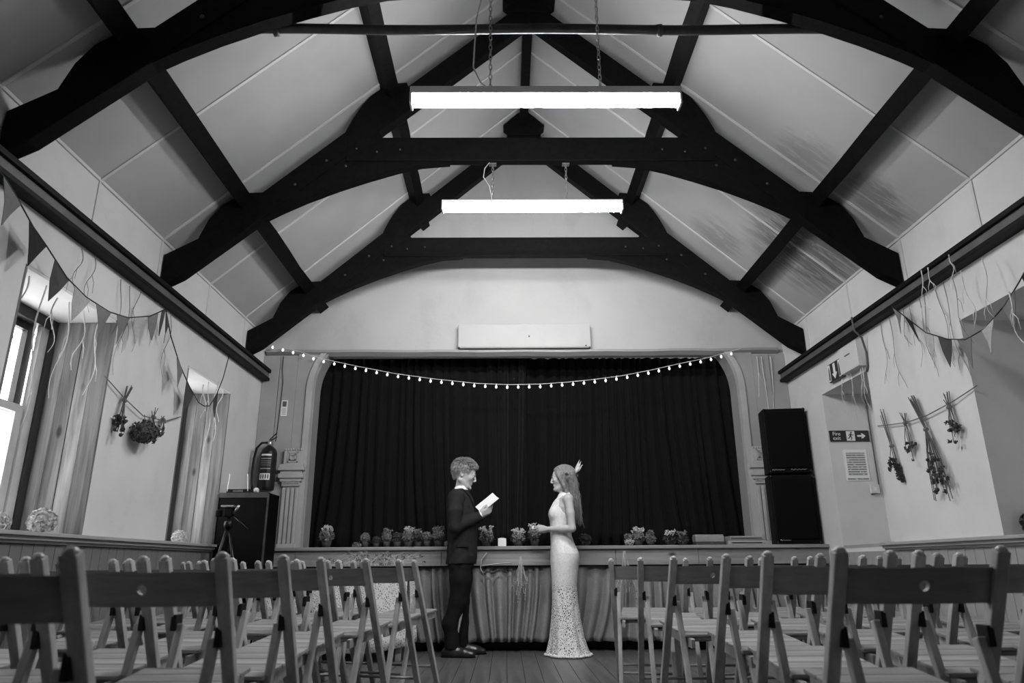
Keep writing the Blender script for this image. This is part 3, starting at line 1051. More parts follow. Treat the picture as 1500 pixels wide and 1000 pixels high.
for (xa, xb) in ((-2.585, -2.575), (-2.395, -2.41)):
    MB().tube([(xa, 6.745, 1.44), (xb, 6.74, 1.60)], .006, 6).build('aerial', 'white_metal', rt)
MB().ball((-2.33, 6.78, 1.452), .027, 12, 8).build('white_ball', 'white_metal', None, True)
tag(bpy.data.objects['white_ball'], 'small round white ball beside the wireless receiver', 'ball')

# tripod with fluid head
tp = thing('camera_tripod', 'black camera tripod with pan head in front of the cabinet', 'tripod', (-2.42, 6.45, 0))
apex = Vector((-2.43, 6.45, 1.13))
for (fx, fyy) in ((-2.62, 6.30), (-2.13, 6.36), (-2.42, 6.62)):
    d = Vector((fx, fyy, .01)) - apex
    lg = MB().tube([apex, apex + d * .55], .014, 8).build('leg', 'black_gloss', tp, True)
    MB().tube([apex + d * .5, apex + d], .0095, 8).build('lower_leg', 'metal', lg, True)
    MB().ball(tuple(apex + d), .014, 6, 4).build('foot', 'black', lg, True)
    MB().tube([apex + d * .53, apex + d * .58], .019, 8).build('leg_clamp', 'black_gloss', lg)
MB().tube([(-2.43, 6.45, .85), (-2.43, 6.45, 1.20)], .013, 8).build('centre_column', 'black_gloss', tp, True)
MB().lathe([(.035, 0), (.042, .02), (.04, .05), (.026, .06)], (-2.43, 6.45, 1.10), 10).build('spider', 'black_gloss', tp, True)
MB().box(-2.475, -2.40, 6.42, 6.48, 1.19, 1.27).build('pan_head', 'black', tp, bevel=.012)
MB().box(-2.545, -2.50, 6.42, 6.47, 1.19, 1.25).build('tilt_knob', 'black', tp, bevel=.012)
MB().box(-2.50, -2.39, 6.41, 6.49, 1.275, 1.29).build('quick_plate', 'metal', tp, bevel=.003)
MB().tube([(-2.40, 6.45, 1.22), (-2.36, 6.44, 1.27), (-2.35, 6.44, 1.29)], .012, 8).build('lock_knob', 'metal', tp, True)
MB().tube([(-2.40, 6.44, 1.21), (-2.24, 6.40, 1.08)], .008, 6).build('pan_handle', 'black_gloss', tp, True)

# fire extinguisher
ex = thing('fire_extinguisher', 'dark fire extinguisher with printed label hung on the stage surround', 'extinguisher', (-2.485, 7.50, 1.52))
ec = (-2.485, 7.505, 0)
MB().lathe([(.06, 1.515), (.083, 1.53), (.085, 1.56), (.085, 1.90), (.075, 1.94), (.045, 1.975), (.022, 1.985), (.02, 2.01)], ec, 20).build('cylinder', 'ext_body', ex, True)
MB().lathe([(.022, 1.99), (.026, 2.0), (.026, 2.03), (.016, 2.04)], ec, 10).build('valve', 'metal', ex, True)
MB().bar((-2.490, 7.50, 2.035), (-2.405, 7.47, 2.075), .022, .008, (0, 1, 0)).build('carry_handle', 'black_gloss', ex, bevel=.002)
MB().bar((-2.490, 7.50, 2.05), (-2.410, 7.47, 2.115), .02, .006, (0, 1, 0)).build('lever', 'black_gloss', ex, bevel=.002)
MB().tube([(-2.500, 7.50, 2.02), (-2.560, 7.48, 2.015), (-2.605, 7.47, 1.96), (-2.625, 7.47, 1.85), (-2.630, 7.47, 1.7), (-2.620, 7.47, 1.58), (-2.605, 7.47, 1.5)], .012, 8).build('hose', 'black_gloss', ex, True)
MB().tube([(-2.605, 7.47, 1.5), (-2.600, 7.47, 1.40)], [.013, .02], 8).build('nozzle', 'black_gloss', ex, True)
def wrapped(z0, z1, a0, a1, r, name, mat, par):
    b = MB(); n = 8
    pr = []
    for i in range(n + 1):
        t = a0 + (a1 - a0) * i / n
        for (rr, z) in ((r, z0), (r, z1), (r + .0015, z1), (r + .0015, z0)):
            pr.append((ec[0] + rr * math.sin(t), ec[1] - rr * math.cos(t), z))
    for i in range(n):
        b.hexa(pr[i * 4:i * 4 + 4], pr[i * 4 + 4:i * 4 + 8])
    return b.build(name, mat, par)
lb = wrapped(1.60, 1.905, -.8, .85, .0855, 'label', 'ext_body', ex)
for (z0, z1, m) in ((1.872, 1.89, 'sign_white'), (1.838, 1.848, 'cornice'), (1.815, 1.82, 'cornice'), (1.795, 1.80, 'cornice'), (1.765, 1.785, 'rail_mid'), (1.735, 1.745, 'cornice'), (1.625, 1.69, 'sign_white')):
    wrapped(z0, z1, -.6, .65, .0872, 'print_band', m, lb)
for k in range(4):
    wrapped(1.635, 1.68, -.45 + k * .27, -.3 + k * .27, .089, 'pictogram', 'rail_mid', lb)
MB().box(-2.505, -2.465, 7.58, 7.62, 1.80, 1.95).build('wall_bracket', 'black_gloss', ex)
# wall card above it
cdx = thing('safety_card', 'small white instruction card on the surround above the extinguisher', 'sign', (-2.41, YF - .033, 2.38))
MB().box(-2.435, -2.37, YF - .036, YF - .031, 2.33, 2.50).build('card', 'white_paper', cdx)
MB().box(-2.425, -2.38, YF - .038, YF - .036, 2.43, 2.49).build('print_block', 'rail_mid', cdx)
for k in range(5):
    MB().box(-2.425, -2.38, YF - .0375, YF - .036, 2.345 + k * .016, 2.350 + k * .016).build('print_line', 'rail_mid', cdx)
cb = MB().tube([(-2.46, YF - .04, 3.0), (-2.46, YF - .045, 2.86), (-2.44, YF - .04, 2.7), (-2.45, YF - .04, 2.3), (-2.46, YF - .04, 2.05)], .0035, 5).build('hanging_cable', 'dark_cable', None, True)
tag(cb, 'thin dark cable dropping down the surround to the extinguisher', 'cable')

# ------------------------------------------------------------------ exit side: signs, box, notice
NY = RNIC[1][1]
fe = thing('exit_sign', 'dark sign reading Fire exit with running figure and arrow', 'sign', (3.33, NY - .01, 1.94))
MB().box(3.142, 3.525, NY - .012, NY - .002, 1.888, 1.995).build('sign_plate', 'sign', fe, bevel=.002)
def text(body, size, loc, rot, name, mat, parent, align='LEFT'):
    cu = bpy.data.curves.new(name, 'FONT')
    cu.body = body; cu.size = size; cu.extrude = .0008; cu.align_x = align
    cu.space_line = .85
    cu.materials.append(M[mat])
    o = bpy.data.objects.new(name, cu)
    COL.objects.link(o)
    bpy.context.view_layer.update()
    me = bpy.data.meshes.new_from_object(o.evaluated_get(bpy.context.evaluated_depsgraph_get()))
    bpy.data.objects.remove(o)
    o = bpy.data.objects.new(name, me)
    COL.objects.link(o)
    o.parent = parent
    o.location = Vector(loc) - origin(parent)
    o.rotation_euler = rot
    return o
text('Fire\nexit', .050, (3.170, NY - .0135, 1.947), (R(90), 0, 0), 'lettering', 'sign_white', fe)
def man(cx, cz, s, y, par, plate='sign_white', fig='sign'):
    MB().box(cx - .55 * s, cx + .55 * s, y - .0012, y, cz - .62 * s, cz + .62 * s).build('pictogram_panel', plate, par)
    b = MB()
    y1, y2 = y - .0024, y - .0012
    b.tube([(cx + .1 * s, y1, cz + .42 * s), (cx + .1 * s, y2, cz + .42 * s)], .11 * s, 10)
    for (p, q, w) in (((.06, .28), (-.06, -.05), .18), ((-.05, -.02), (.14, -.22), .11), ((.14, -.22), (.02, -.5), .1), ((-.06, -.02), (-.2, -.26), .11), ((-.2, -.26), (-.42, -.3), .1), ((.05, .24), (.27, .08), .08), ((.27, .08), (.4, .16), .07), ((.03, .24), (-.2, .18), .08), ((-.2, .18), (-.28, 0), .07)):
        b.bar((cx + p[0] * s, (y1 + y2) / 2, cz + p[1] * s), (cx + q[0] * s, (y1 + y2) / 2, cz + q[1] * s), .0012, w * s, (0, 1, 0))
    b.build('running_figure', fig, par)
man(3.345, 1.9415, .075, NY - .012, fe)
ar = [(3.41, 1.95), (3.455, 1.95), (3.445, 1.965), (3.462, 1.965), (3.49, 1.9415), (3.462, 1.918), (3.445, 1.918), (3.455, 1.933), (3.41, 1.933)]
MB().prism(ar, NY - .0135, NY - .012).build('arrow', 'sign_white', fe)
nt_ = thing('wall_notice', 'printed paper notice pinned in the recess below the exit sign', 'notice', (3.37, NY - .01, 1.52))
MB().box(3.25, 3.475, NY - .006, NY - .002, 1.515, 1.81).build('sheet', 'white_paper', nt_)
MB().box(3.275, 3.455, NY - .008, NY - .006, 1.56, 1.78).build('printed_panel', 'notice', nt_)
MB().box(3.262, 3.462, NY - .0075, NY - .006, 1.522, 1.542).build('footer_print', 'notice', nt_)
sw = thing('wall_switch', 'small white switch box under the paper notice', 'switch', (3.50, NY - .02, 1.43))
MB().box(3.455, 3.54, NY - .03, NY - .001, 1.395, 1.475).build('back_box', 'white_metal', sw, bevel=.004)
MB().box(3.485, 3.508, NY - .036, NY - .03, 1.42, 1.45).build('rocker', 'white_paper', sw, bevel=.002)
cond = MB().tube([(3.545, NY - .012, 2.36), (3.545, NY - .012, 1.40), (3.46, NY - .012, 1.385)], .006, 6).build('cable_conduit', 'rail_mid', None)
tag(cond, 'thin dark cable running down to the small switch box', 'cable')
em = thing('exit_light', 'dark square exit sign with white arrow under the black rail', 'sign', (WR - .03, 6.42, 2.48))
MB().box(WR - .04, WR - .001, 6.29, 6.55, 2.40, 2.575).build('case', 'sign', em, bevel=.004)
for (ya, yb) in ((6.295, 6.335), (6.505, 6.545)):
    MB().box(WR - .0425, WR - .04, ya, yb, 2.41, 2.565).build('panel', 'sign_white', em)
MB().prism_x([(6.40, 2.56), (6.44, 2.56), (6.44, 2.47), (6.47, 2.47), (6.42, 2.415), (6.37, 2.47), (6.40, 2.47)], WR - .0425, WR - .04).build('arrow', 'sign_white', em)
for (ya) in (6.315, 6.525):
    MB().prism_x([(ya - .012, 2.42), (ya + .012, 2.42), (ya + .008, 2.52), (ya, 2.55), (ya - .008, 2.52)], WR - .044, WR - .0425).build('figure', 'sign', em)
eb = thing('junction_box', 'white wall junction box beside the square exit sign', 'electrical box', (WR - .04, 6.03, 2.5))
MB().box(WR - .075, WR - .001, 5.89, 6.23, 2.395, 2.63).build('case', 'white_metal', eb, bevel=.006)
MB().box(WR - .078, WR - .075, 6.02, 6.12, 2.535, 2.545).build('mark', 'rail_mid', eb)
ca = MB().tube([(WR - .12, 5.80, 2.80), (WR - .115, 5.80, 2.68), (WR - .05, 5.82, 2.62), (WR - .015, 5.85, 2.5), (WR - .012, 5.87, 2.38), (WR - .012, 5.90, 2.34)], .009, 6).build('drop_cable', 'rail_mid', None, True)
tag(ca, 'grey cable looping off the black rail beside the junction box', 'cable')

# ------------------------------------------------------------------ bunting
def bunting(pts, flags, x, label):
    t = thing('bunting', label, 'bunting', pts[0])
    MB().tube(pts, .0045, 5).build('cord', 'dark_cable', t, True)
    L = [0]
    for a, b_ in zip(pts, pts[1:]): L.append(L[-1] + math.dist(a, b_))
    def P(d):
        k = max(j for j in range(len(L)) if L[j] <= d + 1e-9); k = min(k, len(pts) - 2)
        s = (d - L[k]) / (L[k + 1] - L[k])
        return Vector(pts[k]).lerp(Vector(pts[k + 1]), s)
    for i, (d, w, h, mat, sw_) in enumerate(flags):
        a, c = P(max(0, d - w / 2)), P(min(L[-1] - 1e-4, d + w / 2))
        mid = (a + c) / 2
        tip = mid + Vector((.02 * math.sin(i * 2.1), sw_, -h))
        nn = Vector((.0018, 0, 0))
        bl = .012 * math.cos(i * 1.3)
        e1 = a.lerp(tip, .5) + Vector((bl, 0, 0)); e2 = c.lerp(tip, .5) + Vector((-bl * .6, 0, 0))
        vs_ = []
        for s in (-1, 1):
            vs_ += [p + nn * s for p in (a, c, e2, tip, e1)]
        MB().add(vs_, [(0, 1, 2, 4), (4, 2, 3), (6, 5, 9, 7), (7, 9, 8), (0, 5, 6, 1), (1, 6, 7, 2), (2, 7, 8, 3), (3, 8, 9, 4), (4, 9, 5, 0)]).build('flag', mat, t)
    return t
bx_ = -2.575
bunting([(bx_, y, z) for y, z in ((3.05, 2.74), (3.27, 2.69), (3.36, 2.65), (3.54, 2.55), (3.67, 2.5), (3.9, 2.4), (4.11, 2.36), (4.38, 2.36), (4.61, 2.40), (4.89, 2.51), (5.10, 2.64))],
        [(.30, .18, .21, 'flag_mid', -.02), (.58, .19, .22, 'flag_black', -.05), (.86, .17, .21, 'flag_dark', -.04), (1.10, .18, .20, 'flag_pale', -.06), (1.34, .18, .20, 'flag_mid', -.04), (1.58, .17, .20, 'flag_mid', 0), (1.79, .15, .2, 'flag_pale', .0), (1.99, .15, .2, 'flag_mid', .0), (2.2, .15, .2, 'flag_dark', .02)], bx_,
        'triangular flag bunting sagging across the sash window nearest the camera')
bunting([(bx_, y, z) for y, z in ((5.10, 2.64), (5.24, 2.47), (5.45, 2.30), (5.66, 2.18), (5.87, 2.09), (5.99, 2.085), (6.10, 2.11), (6.22, 2.24), (6.32, 2.42), (6.40, 2.67))],
        [(.07, .12, .2, 'flag_dark', .0), (.48, .17, .2, 'flag_mid', -.02), (.76, .17, .2, 'flag_dark', -.02), (1.35, .12, .2, 'flag_dark', .03)], bx_,
        'short deep loop of flag bunting between the two window recesses')
rx_ = 3.02
bunting([(rx_, y, z) for y, z in ((5.19, 2.68), (5.05, 2.55), (4.82, 2.34), (4.6, 2.22), (4.42, 2.16), (4.22, 2.17), (4.0, 2.25), (3.86, 2.33), (3.6, 2.5), (3.35, 2.70))],
        [(.08, .14, .19, 'flag_mid', .0), (.25, .12, .2, 'flag_black', -.06), (.52, .14, .2, 'flag_pale', -.04), (.72, .15, .21, 'flag_dark', .0), (.93, .15, .21, 'flag_mid', .0), (1.18, .14, .2, 'flag_pale', .0), (1.42, .15, .2, 'flag_mid', .0), (1.66, .16, .21, 'flag_black', .0), (1.9, .16, .2, 'flag_mid', 0)], rx_,
        'triangular flag bunting sagging along the wall above the dried bunches')

# ------------------------------------------------------------------ hanging curly twigs
trnd = random.Random(21)
def twig(x, y, z, L, label, group, mat='twig', r=.005, wob=.035):
    n = 12
    pts = []
    ph = trnd.uniform(0, 6)
    for i in range(n + 1):
        t = i / n
        pts.append((x + .012 * math.sin(ph + t * 5), y + wob * (math.sin(ph + t * 7) - math.sin(ph)) * (0.4 + t) + .05 * t * math.sin(ph * 3), z - L * t))
    o = MB().tube(pts, [r * (1 - .6 * i / n) for i in range(n + 1)], 5).build('hanging_twig', mat, None, True)
    tag(o, label, 'twig', group)
    for s in range(2):
        k = trnd.randint(3, n - 3)
        p = Vector(pts[k])
        sd = trnd.choice((-1, 1))
        MB().tube([p, p + Vector((0, sd * .03, -.04)), p + Vector((0, sd * .035, -.11))], [r * .6, r * .5, r * .3], 4).build('side_shoot', mat, o, True)
    return o
tw = ['first', 'second', 'third', 'fourth', 'fifth', 'sixth', 'seventh', 'eighth', 'ninth']
def twig_row(rows, x, label, group, **kw):
    for i, (y, z, L) in enumerate(sorted(rows)):
        twig(x, y, z, L, label % tw[i], group, **kw)
twig_row(((3.78, 2.36, .42), (3.95, 2.37, .85), (4.07, 2.34, .35), (4.20, 2.36, .62), (4.36, 2.36, .40), (4.55, 2.38, .55)), -2.72,
         'pale curly twig in the nearer window recess, %s counting towards the stage', 'curly twigs in the nearer window recess', wob=.03)
twig_row(((6.10, 2.30, .30), (6.20, 2.35, .62), (6.38, 2.40, .55), (6.48, 2.35, .3)), -2.64,
         'pale curly twig over the farther window recess, %s counting towards the stage', 'curly twigs over the farther window recess')
twig_row(((4.60, 2.68, .62), (4.72, 2.68, .66), (4.85, 2.68, .45), (5.35, 2.68, .5), (4.25, 2.68, .35), (4.1, 2.68, .3)), -2.655,
         'thin grey twig on the plaster between the windows, %s counting towards the stage', 'grey twigs between the windows', mat='twig_dark', r=.0032)
twig_row([(y, 2.66, L) for y, L in ((5.2, .3), (4.95, .62), (4.88, .55), (4.78, .6), (4.65, .7), (4.55, .5), (5.1, .5), (5.4, .6), (5.55, .5))], WR - .02,
         'thin grey twig above the dried bunches, %s counting towards the stage', 'grey twigs above the dried bunches', mat='twig_dark', r=.003)
twig_row(((4.40, 2.76, .22), (4.30, 2.60, .42), (4.10, 2.60, .40), (4.72, 2.78, .30), (4.62, 2.76, .2), (3.92, 2.30, .40)), WR - .125,
         'pale curly twig hooked over the rail by the bunting, %s towards the stage', 'pale twigs on the exit side rail', r=.0045)
twig_row(((6.30, 2.38, .30), (6.13, 2.40, .42), (5.98, 2.40, .34), (5.93, 2.40, .42)), WR - .03,
         'pale twig hanging below the junction box, %s counting towards the stage', 'pale twigs at the exit recess', r=.0035)
for i, (x, L) in enumerate(((2.80, .70), (2.87, .95), (2.95, .85))):
    twig(x, YF - .06, 2.97, L, 'pale twig trailing down the surround above the loudspeakers, %s from the curtain' % tw[i], 'pale twigs on the stage surround', 'twig', .0045, .0)

# ------------------------------------------------------------------ dried flower bunches on strings
frnd = random.Random(5)
def petals(b, c, r, n, size, flat=1.0):
    for i in range(n):
        d = Vector((frnd.gauss(0, 1), frnd.gauss(0, 1), frnd.gauss(0, 1))).normalized()
        p = Vector(c) + Vector((d.x * r, d.y * r, d.z * r * flat)) * frnd.uniform(.75, 1.05)
        a = d.orthogonal().normalized()
        a = (Matrix.Rotation(frnd.uniform(0, 6.28), 3, d) @ a)
        e = d.cross(a)
        s = size * frnd.uniform(.7, 1.3)
        up = d * s * .6
        b.add([p - a * s * .2, p + e * s * .5 + up * .6, p + a * s + up, p - e * s * .5 + up * .6, p + a * s * .4 - d * s * .12],
              [(0, 1, 2, 3), (0, 4, 1), (1, 4, 2), (2, 4, 3), (3, 4, 0)])
def hang_string(pts, label, mat='twine'):
    o = MB().tube(pts, .004, 5).build('twine_string', mat, None, True)
    return tag(o, label, 'string')
hang_string([(WR - .015, 5.86, 1.86), (WR - .03, 5.69, 1.835), (WR - .03, 5.40, 1.80), (WR - .03, 5.12, 1.80), (WR - .03, 4.8, 1.83), (WR - .015, 4.54, 1.88)], 'twine strung along the wall holding four dried bunches')
hang_string([(WL + .015, 4.60, 1.99), (WL + .03, 4.85, 1.90), (WL + .03, 5.15, 1.83), (WL + .03, 5.5, 1.86), (WL + .015, 5.78, 1.95)], 'twine strung between the windows holding dried flowers')
def bunch(x, top, tie, tips, spread, nst, headr, nhead, mat, label, kind='heads', sd=1):
    """Upside down bunch: stems from top through the tie, fanning out to the tips."""
    t = thing('dried_bunch', label, 'dried flowers', (x, tie[0], tips[1] - .05), 'dried bunches on strings')
    b = MB(); ends = []
    for i in range(nst):
        u = (i / (nst - 1) - .5) if nst > 1 else 0
        a = Vector((x + frnd.uniform(-.008, .008), top[0] + u * .07 + frnd.uniform(-.01, .01), top[1] - abs(frnd.gauss(0, .03))))
        m = Vector((x + frnd.uniform(-.006, .006), tie[0] + u * .015, tie[1]))
        L = frnd.uniform(.55, 1.0)
        e = Vector((x - sd * frnd.uniform(-.01, .05), tie[0] + (tips[0] - tie[0]) * L + u * spread * 2 * L, tie[1] + (tips[1] - tie[1]) * L))
        mid = (m + e) / 2 + Vector((0, u * spread * .35, 0))
        b.tube([a, m, mid, e], .0028, 4)
        ends.append((m, e))
    b.build('stems', 'stem', t, kind='stuff')
    MB().tube([(x, tie[0] - .016, tie[1]), (x, tie[0] + .016, tie[1])], .014, 8).build('tie', 'twine', t)
    h = MB()
    for (m, e) in ends:
        if kind == 'heads':
            for k in range(nhead):
                q = e.lerp(m, frnd.uniform(0, .38)) + Vector((frnd.uniform(-.015, .015), frnd.uniform(-.03, .03), 0))
                h.ball(q, headr * frnd.uniform(.6, 1.2), 6, 4)
                petals(h, q, headr * .8, 5, headr)
        else:
            for k in range(7):
                q = e.lerp(m, k * .07)
                petals(h, q, headr * .6, 7, headr * 1.3)
    h.build('flower_heads', mat, t, kind='stuff')
    return t
bunch(WR - .035, (5.73, 1.99), (5.66, 1.66), (5.62, 1.37), .025, 5, .013, 3, 'petal_dark', 'dark spiky dried bunch hanging closest to the paper notice', 'spike')
bunch(WR - .035, (5.42, 1.90), (5.41, 1.80), (5.36, 1.47), .05, 6, .012, 2, 'petal_dark', 'small thin dried bunch hanging second from the notice')
bunch(WR - .04, (5.26, 1.98), (5.15, 1.70), (5.06, 1.17), .15, 18, .0135, 2, 'petal_dark', 'largest fanned dried bunch hanging on the wall string')
bunch(WR - .035, (4.85, 1.92), (4.84, 1.80), (4.80, 1.54), .055, 8, .013, 2, 'petal_dark', 'compact dried bunch hanging nearest the bunting and empty recess')
bunch(WL + .035, (4.90, 2.02), (4.86, 1.88), (4.80, 1.62), .035, 8, .012, 3, 'petal_dark', 'upright thin dried bunch hanging nearest the pine planks', sd=-1)
bunch(WL + .035, (5.30, 1.93), (5.30, 1.85), (5.27, 1.64), .03, 5, .014, 2, 'petal_dark', 'wispy dried sprig hanging beside the round dried flower ball', sd=-1)
bunch(WL + .035, (5.46, 1.90), (5.45, 1.86), (5.38, 1.72), .05, 7, .012, 1, 'stem', 'feathery dried spray hanging closest to the smaller window', sd=-1)
fb = thing('dried_flower_ball', 'dark round dried flower ball hanging between the windows', 'dried flowers', (WL + .09, 5.10, 1.62))
b_ = MB(); b_.ball((WL + .09, 5.10, 1.70), (.075, .10, .075), 10, 7)
for q in range(3): petals(b_, (WL + .09, 5.10 + (q - 1) * .03, 1.70), .085, 200, .015, .9)
b_.build('flower_heads', 'leaf', fb)
MB().tube([(WL + .035, 5.16, 1.84), (WL + .06, 5.14, 1.75)], .003, 4).build('hanging_thread', 'twine', fb)

# paper pompoms on the window sills
def pompom(c, r, mat, label, group='flower balls on the window sills', stalk=False):
    t = thing('flower_ball', label, 'flower ball', (c[0], c[1], c[2] - r), group)
    b = MB(); b.ball(c, r * .82, 10, 7)
    petals(b, c, r * .85, 520, r * .24)
    b.build('petals', mat, t)
    if stalk:
        MB().lathe([(r * .35, -r * 1.5), (r * .3, -r * .75)], c, 8).build('pot', 'petal_dark', t)
    return t
pompom((-2.80, 4.45, 1.04), .082, 'petal_pale', 'pale round pompom of petals on the sill nearest the camera')
pompom((-2.86, 4.16, 1.02), .06, 'petal_pale', 'smaller pale pompom at the frame edge on the sill')
pompom((-2.86, 6.48, 1.02), .065, 'petal_pale', 'pale pompom on the sill of the window by the stage')
pompom((3.28, 4.52, 1.0), .075, 'petal_dark', 'dark round flower ball on a foot in the recess', stalk=False)
bl_ = MB().box(-3.02, -2.86, 4.55, 4.655, .966, .982).build('sill_card', 'white_paper', None)
tag(bl_, 'small white card lying in the corner of the nearest sill', 'card')

# ------------------------------------------------------------------ flowers along the stage edge
def stage_plant(x, r, h, mat, label, y=7.27, n=120, leafy=False):
    t = thing('stage_flowers', label, 'flowers', (x, y, STAGE_Z), 'dried flowers along the stage edge')
    MB().lathe([(r * .45, 0), (r * .6, h * .35), (r * .55, h * .36)], (x, y, STAGE_Z), 10).build('pot', 'petal_dark', t, True)
    b = MB()
    cz = STAGE_Z + h - r * .85
    b.ball((x, y, cz), (r * .62, r * .62, min(r, h / 2) * .62), 8, 6)
    petals(b, (x, y, cz), r * .75, n * 2, r * .22, min(1, h / 2 / r))
    b.build('blooms', mat, t)
    lf = MB()
    for k in range(9):
        a = frnd.uniform(0, 6.28)
        p0 = Vector((x, y, STAGE_Z + h * .25))
        d = Vector((math.cos(a), math.sin(a), frnd.uniform(.2, 1.0))).normalized()
        s = d.cross(Vector((0, 0, 1))).normalized() * r * .16
        e = p0 + d * r * 1.25
        m = p0 + d * r * .7 + Vector((0, 0, r * .15))
        lf.add([p0, m - s, e, m + s], [(0, 1, 2, 3)])
    lf.build('leaves', 'leaf', t)
    if leafy:
        sp = MB()
        for k in range(20):
            a = frnd.uniform(0, 6.28); e = frnd.uniform(.3, 1.3)
            q = Vector((x + math.cos(a) * r * .6 * e, y + math.sin(a) * r * .5 * e, STAGE_Z + h * frnd.uniform(.85, 1.15)))
            sp.tube([(x, y, STAGE_Z + h * .4), q], .003, 4)
            petals(sp, q, .008, 6, .014)
        sp.build('sprigs', 'petal_pale' if r > .07 else 'petal_mid', t)
    return t
stage_plant(-1.76, .085, .185, 'petal_mid', 'spiky pot of dried flowers alone at the dark curtain end', leafy=True)
stage_plant(-1.46, .055, .065, 'petal_mid', 'low flat dried flower clump before the long row')
stage_plant(-1.38, .06, .14, 'petal_mid', 'first round dried flower head in the long row')
stage_plant(-1.27, .05, .11, 'petal_dark', 'small dark round flower head second in the long row')
stage_plant(-1.17, .06, .15, 'petal_mid', 'pale-tipped dried flowers third in the long row', leafy=True)
stage_plant(-1.065, .065, .145, 'petal_dark', 'round dark dried flowers fourth in the long row')
stage_plant(-.96, .075, .165, 'petal_mid', 'fullest dried flowers in the middle of the long row', leafy=True)
stage_plant(-.865, .065, .145, 'petal_dark', 'speckled dried flowers near the long row end', leafy=True)
stage_plant(-.775, .06, .15, 'petal_mid', 'last dried flower head of the long row')
stage_plant(-.665, .07, .165, 'petal_mid', 'pale starry dried flowers close behind the groom', leafy=True)
stage_plant(-.56, .05, .07, 'petal_pale', 'low pale flower clump at the groom\'s back')
stage_plant(-.19, .085, .165, 'petal_mid', 'spiky round flowers just in front of the groom', leafy=True)
stage_plant(.125, .085, .15, 'petal_mid', 'leafy bouquet of mixed flowers below the bride\'s hands', leafy=True)
stage_plant(.285, .075, .19, 'petal_mid', 'taller half of the mixed bouquet below the bride\'s hands', leafy=True)
stage_plant(.78, .08, .13, 'petal_dark', 'dark dried flowers just behind the bride')
stage_plant(1.22, .06, .09, 'petal_pale', 'pale low flowers first beyond the bride', leafy=True)
stage_plant(1.31, .075, .15, 'petal_mid', 'pale berried flowers in the clump beyond the bride', leafy=True)
stage_plant(1.43, .065, .12, 'petal_mid', 'dark leafy flowers ending the clump beyond the bride', leafy=True)
stage_plant(1.62, .075, .12, 'petal_dark', 'dark flowers with few pale stars near the box', leafy=True)
stage_plant(1.75, .07, .11, 'petal_dark', 'dark leafy clump next to the rounded wooden box', leafy=True)
cdl = thing('white_candle_holder', 'small white square holder on the stage edge between the couple', 'candle holder', (-.02, 7.22, STAGE_Z))
MB().box(-.075, .005, 7.18, 7.26, STAGE_Z, STAGE_Z + .075).build('holder', 'white_paper', cdl, bevel=.004)
MB().lathe([(.025, .07), (.025, .08)], (-.035, 7.22, STAGE_Z), 10).build('candle', 'white_metal', cdl)
wb_ = thing('wooden_box', 'low wooden box with rounded lid on the stage', 'box', (2.0, 7.27, STAGE_Z))
MB().box(1.86, 2.14, 7.2, 7.34, STAGE_Z, STAGE_Z + .03).build('base', 'petal_dark', wb_, bevel=.004)
MB().prism_x([(7.2, STAGE_Z + .03), (7.34, STAGE_Z + .03), (7.34, STAGE_Z + .08), (7.31, STAGE_Z + .10), (7.23, STAGE_Z + .10), (7.2, STAGE_Z + .08)], 1.86, 2.14).build('lid', 'board', wb_, bevel=.006)
for k in range(2):
    t = thing('flat_case', 'flat pale case on the stage by the pilaster, %s of two' % ('lower' if k == 0 else 'upper'), 'case', (2.34, 7.27, STAGE_Z + k * .042))
    MB().box(2.17 + k * .02, 2.53, 7.18, 7.36, STAGE_Z + k * .042, STAGE_Z + .04 + k * .042).build('case', 'cornice' if k else 'pros', t, bevel=.008)
    MB().box(2.20, 2.50, 7.174, 7.181, STAGE_Z + .017 + k * .042, STAGE_Z + .023 + k * .042).build('seam', 'black', t)
# dried sprays tied to the fascia
def spray(x, z, L, n, label):
    t = thing('dried_spray', label, 'dried flowers', (x, STAGE_Y - .04, z - L), 'dried sprays tied on the stage front')
    b = MB(); h = MB()
    for i in range(n):
        u = i / (n - 1) - .5
        e = (x + u * .24 * frnd.uniform(.3, 1.3), STAGE_Y - .05 - frnd.uniform(0, .03), z - L * frnd.uniform(.55, 1))
        m = (x + u * .08 + frnd.uniform(-.02, .02), STAGE_Y - .05, z - L * frnd.uniform(.3, .45))
        m2 = (m[0] * .45 + e[0] * .55 + frnd.uniform(-.015, .025), STAGE_Y - .055, m[2] * .5 + e[2] * .5)
        b.tube([(x + frnd.uniform(-.012, .012), STAGE_Y - .036, z), m, m2, e], .0022, 4)
        for k in range(4):
            q = Vector(e).lerp(Vector(m), k * .12)
            h.ball(q + Vector((frnd.uniform(-.012, .012), 0, 0)), .006, 5, 4)
    b.build('stems', 'stem_pale', t, kind='stuff'); h.build('seed_heads', 'petal_mid', t, kind='stuff')
    return t
spray(.14, STAGE_Z - .10, .42, 12, 'pale straw spray hanging on the skirt between the couple')
spray(1.14, STAGE_Z - .05, .52, 11, 'dark-seeded spray hanging on the skirt beyond the bride')
hp = MB().tube([(-.18, STAGE_Y - .04, STAGE_Z - .06), (-.23, STAGE_Y - .045, STAGE_Z - .12), (-.24, STAGE_Y - .05, STAGE_Z - .2), (-.21, STAGE_Y - .05, STAGE_Z - .26)], .006, 5)
hp.tube([(-.23, STAGE_Y - .045, STAGE_Z - .18), (-.1, STAGE_Y - .05, STAGE_Z - .165), (.0, STAGE_Y - .05, STAGE_Z - .155), (.06, STAGE_Y - .05, STAGE_Z - .16)], .007, 5)
tag(hp.build('curled_branch', 'stem_pale', None, True), 'pale curled branch fixed to the fascia beside the groom', 'branch')

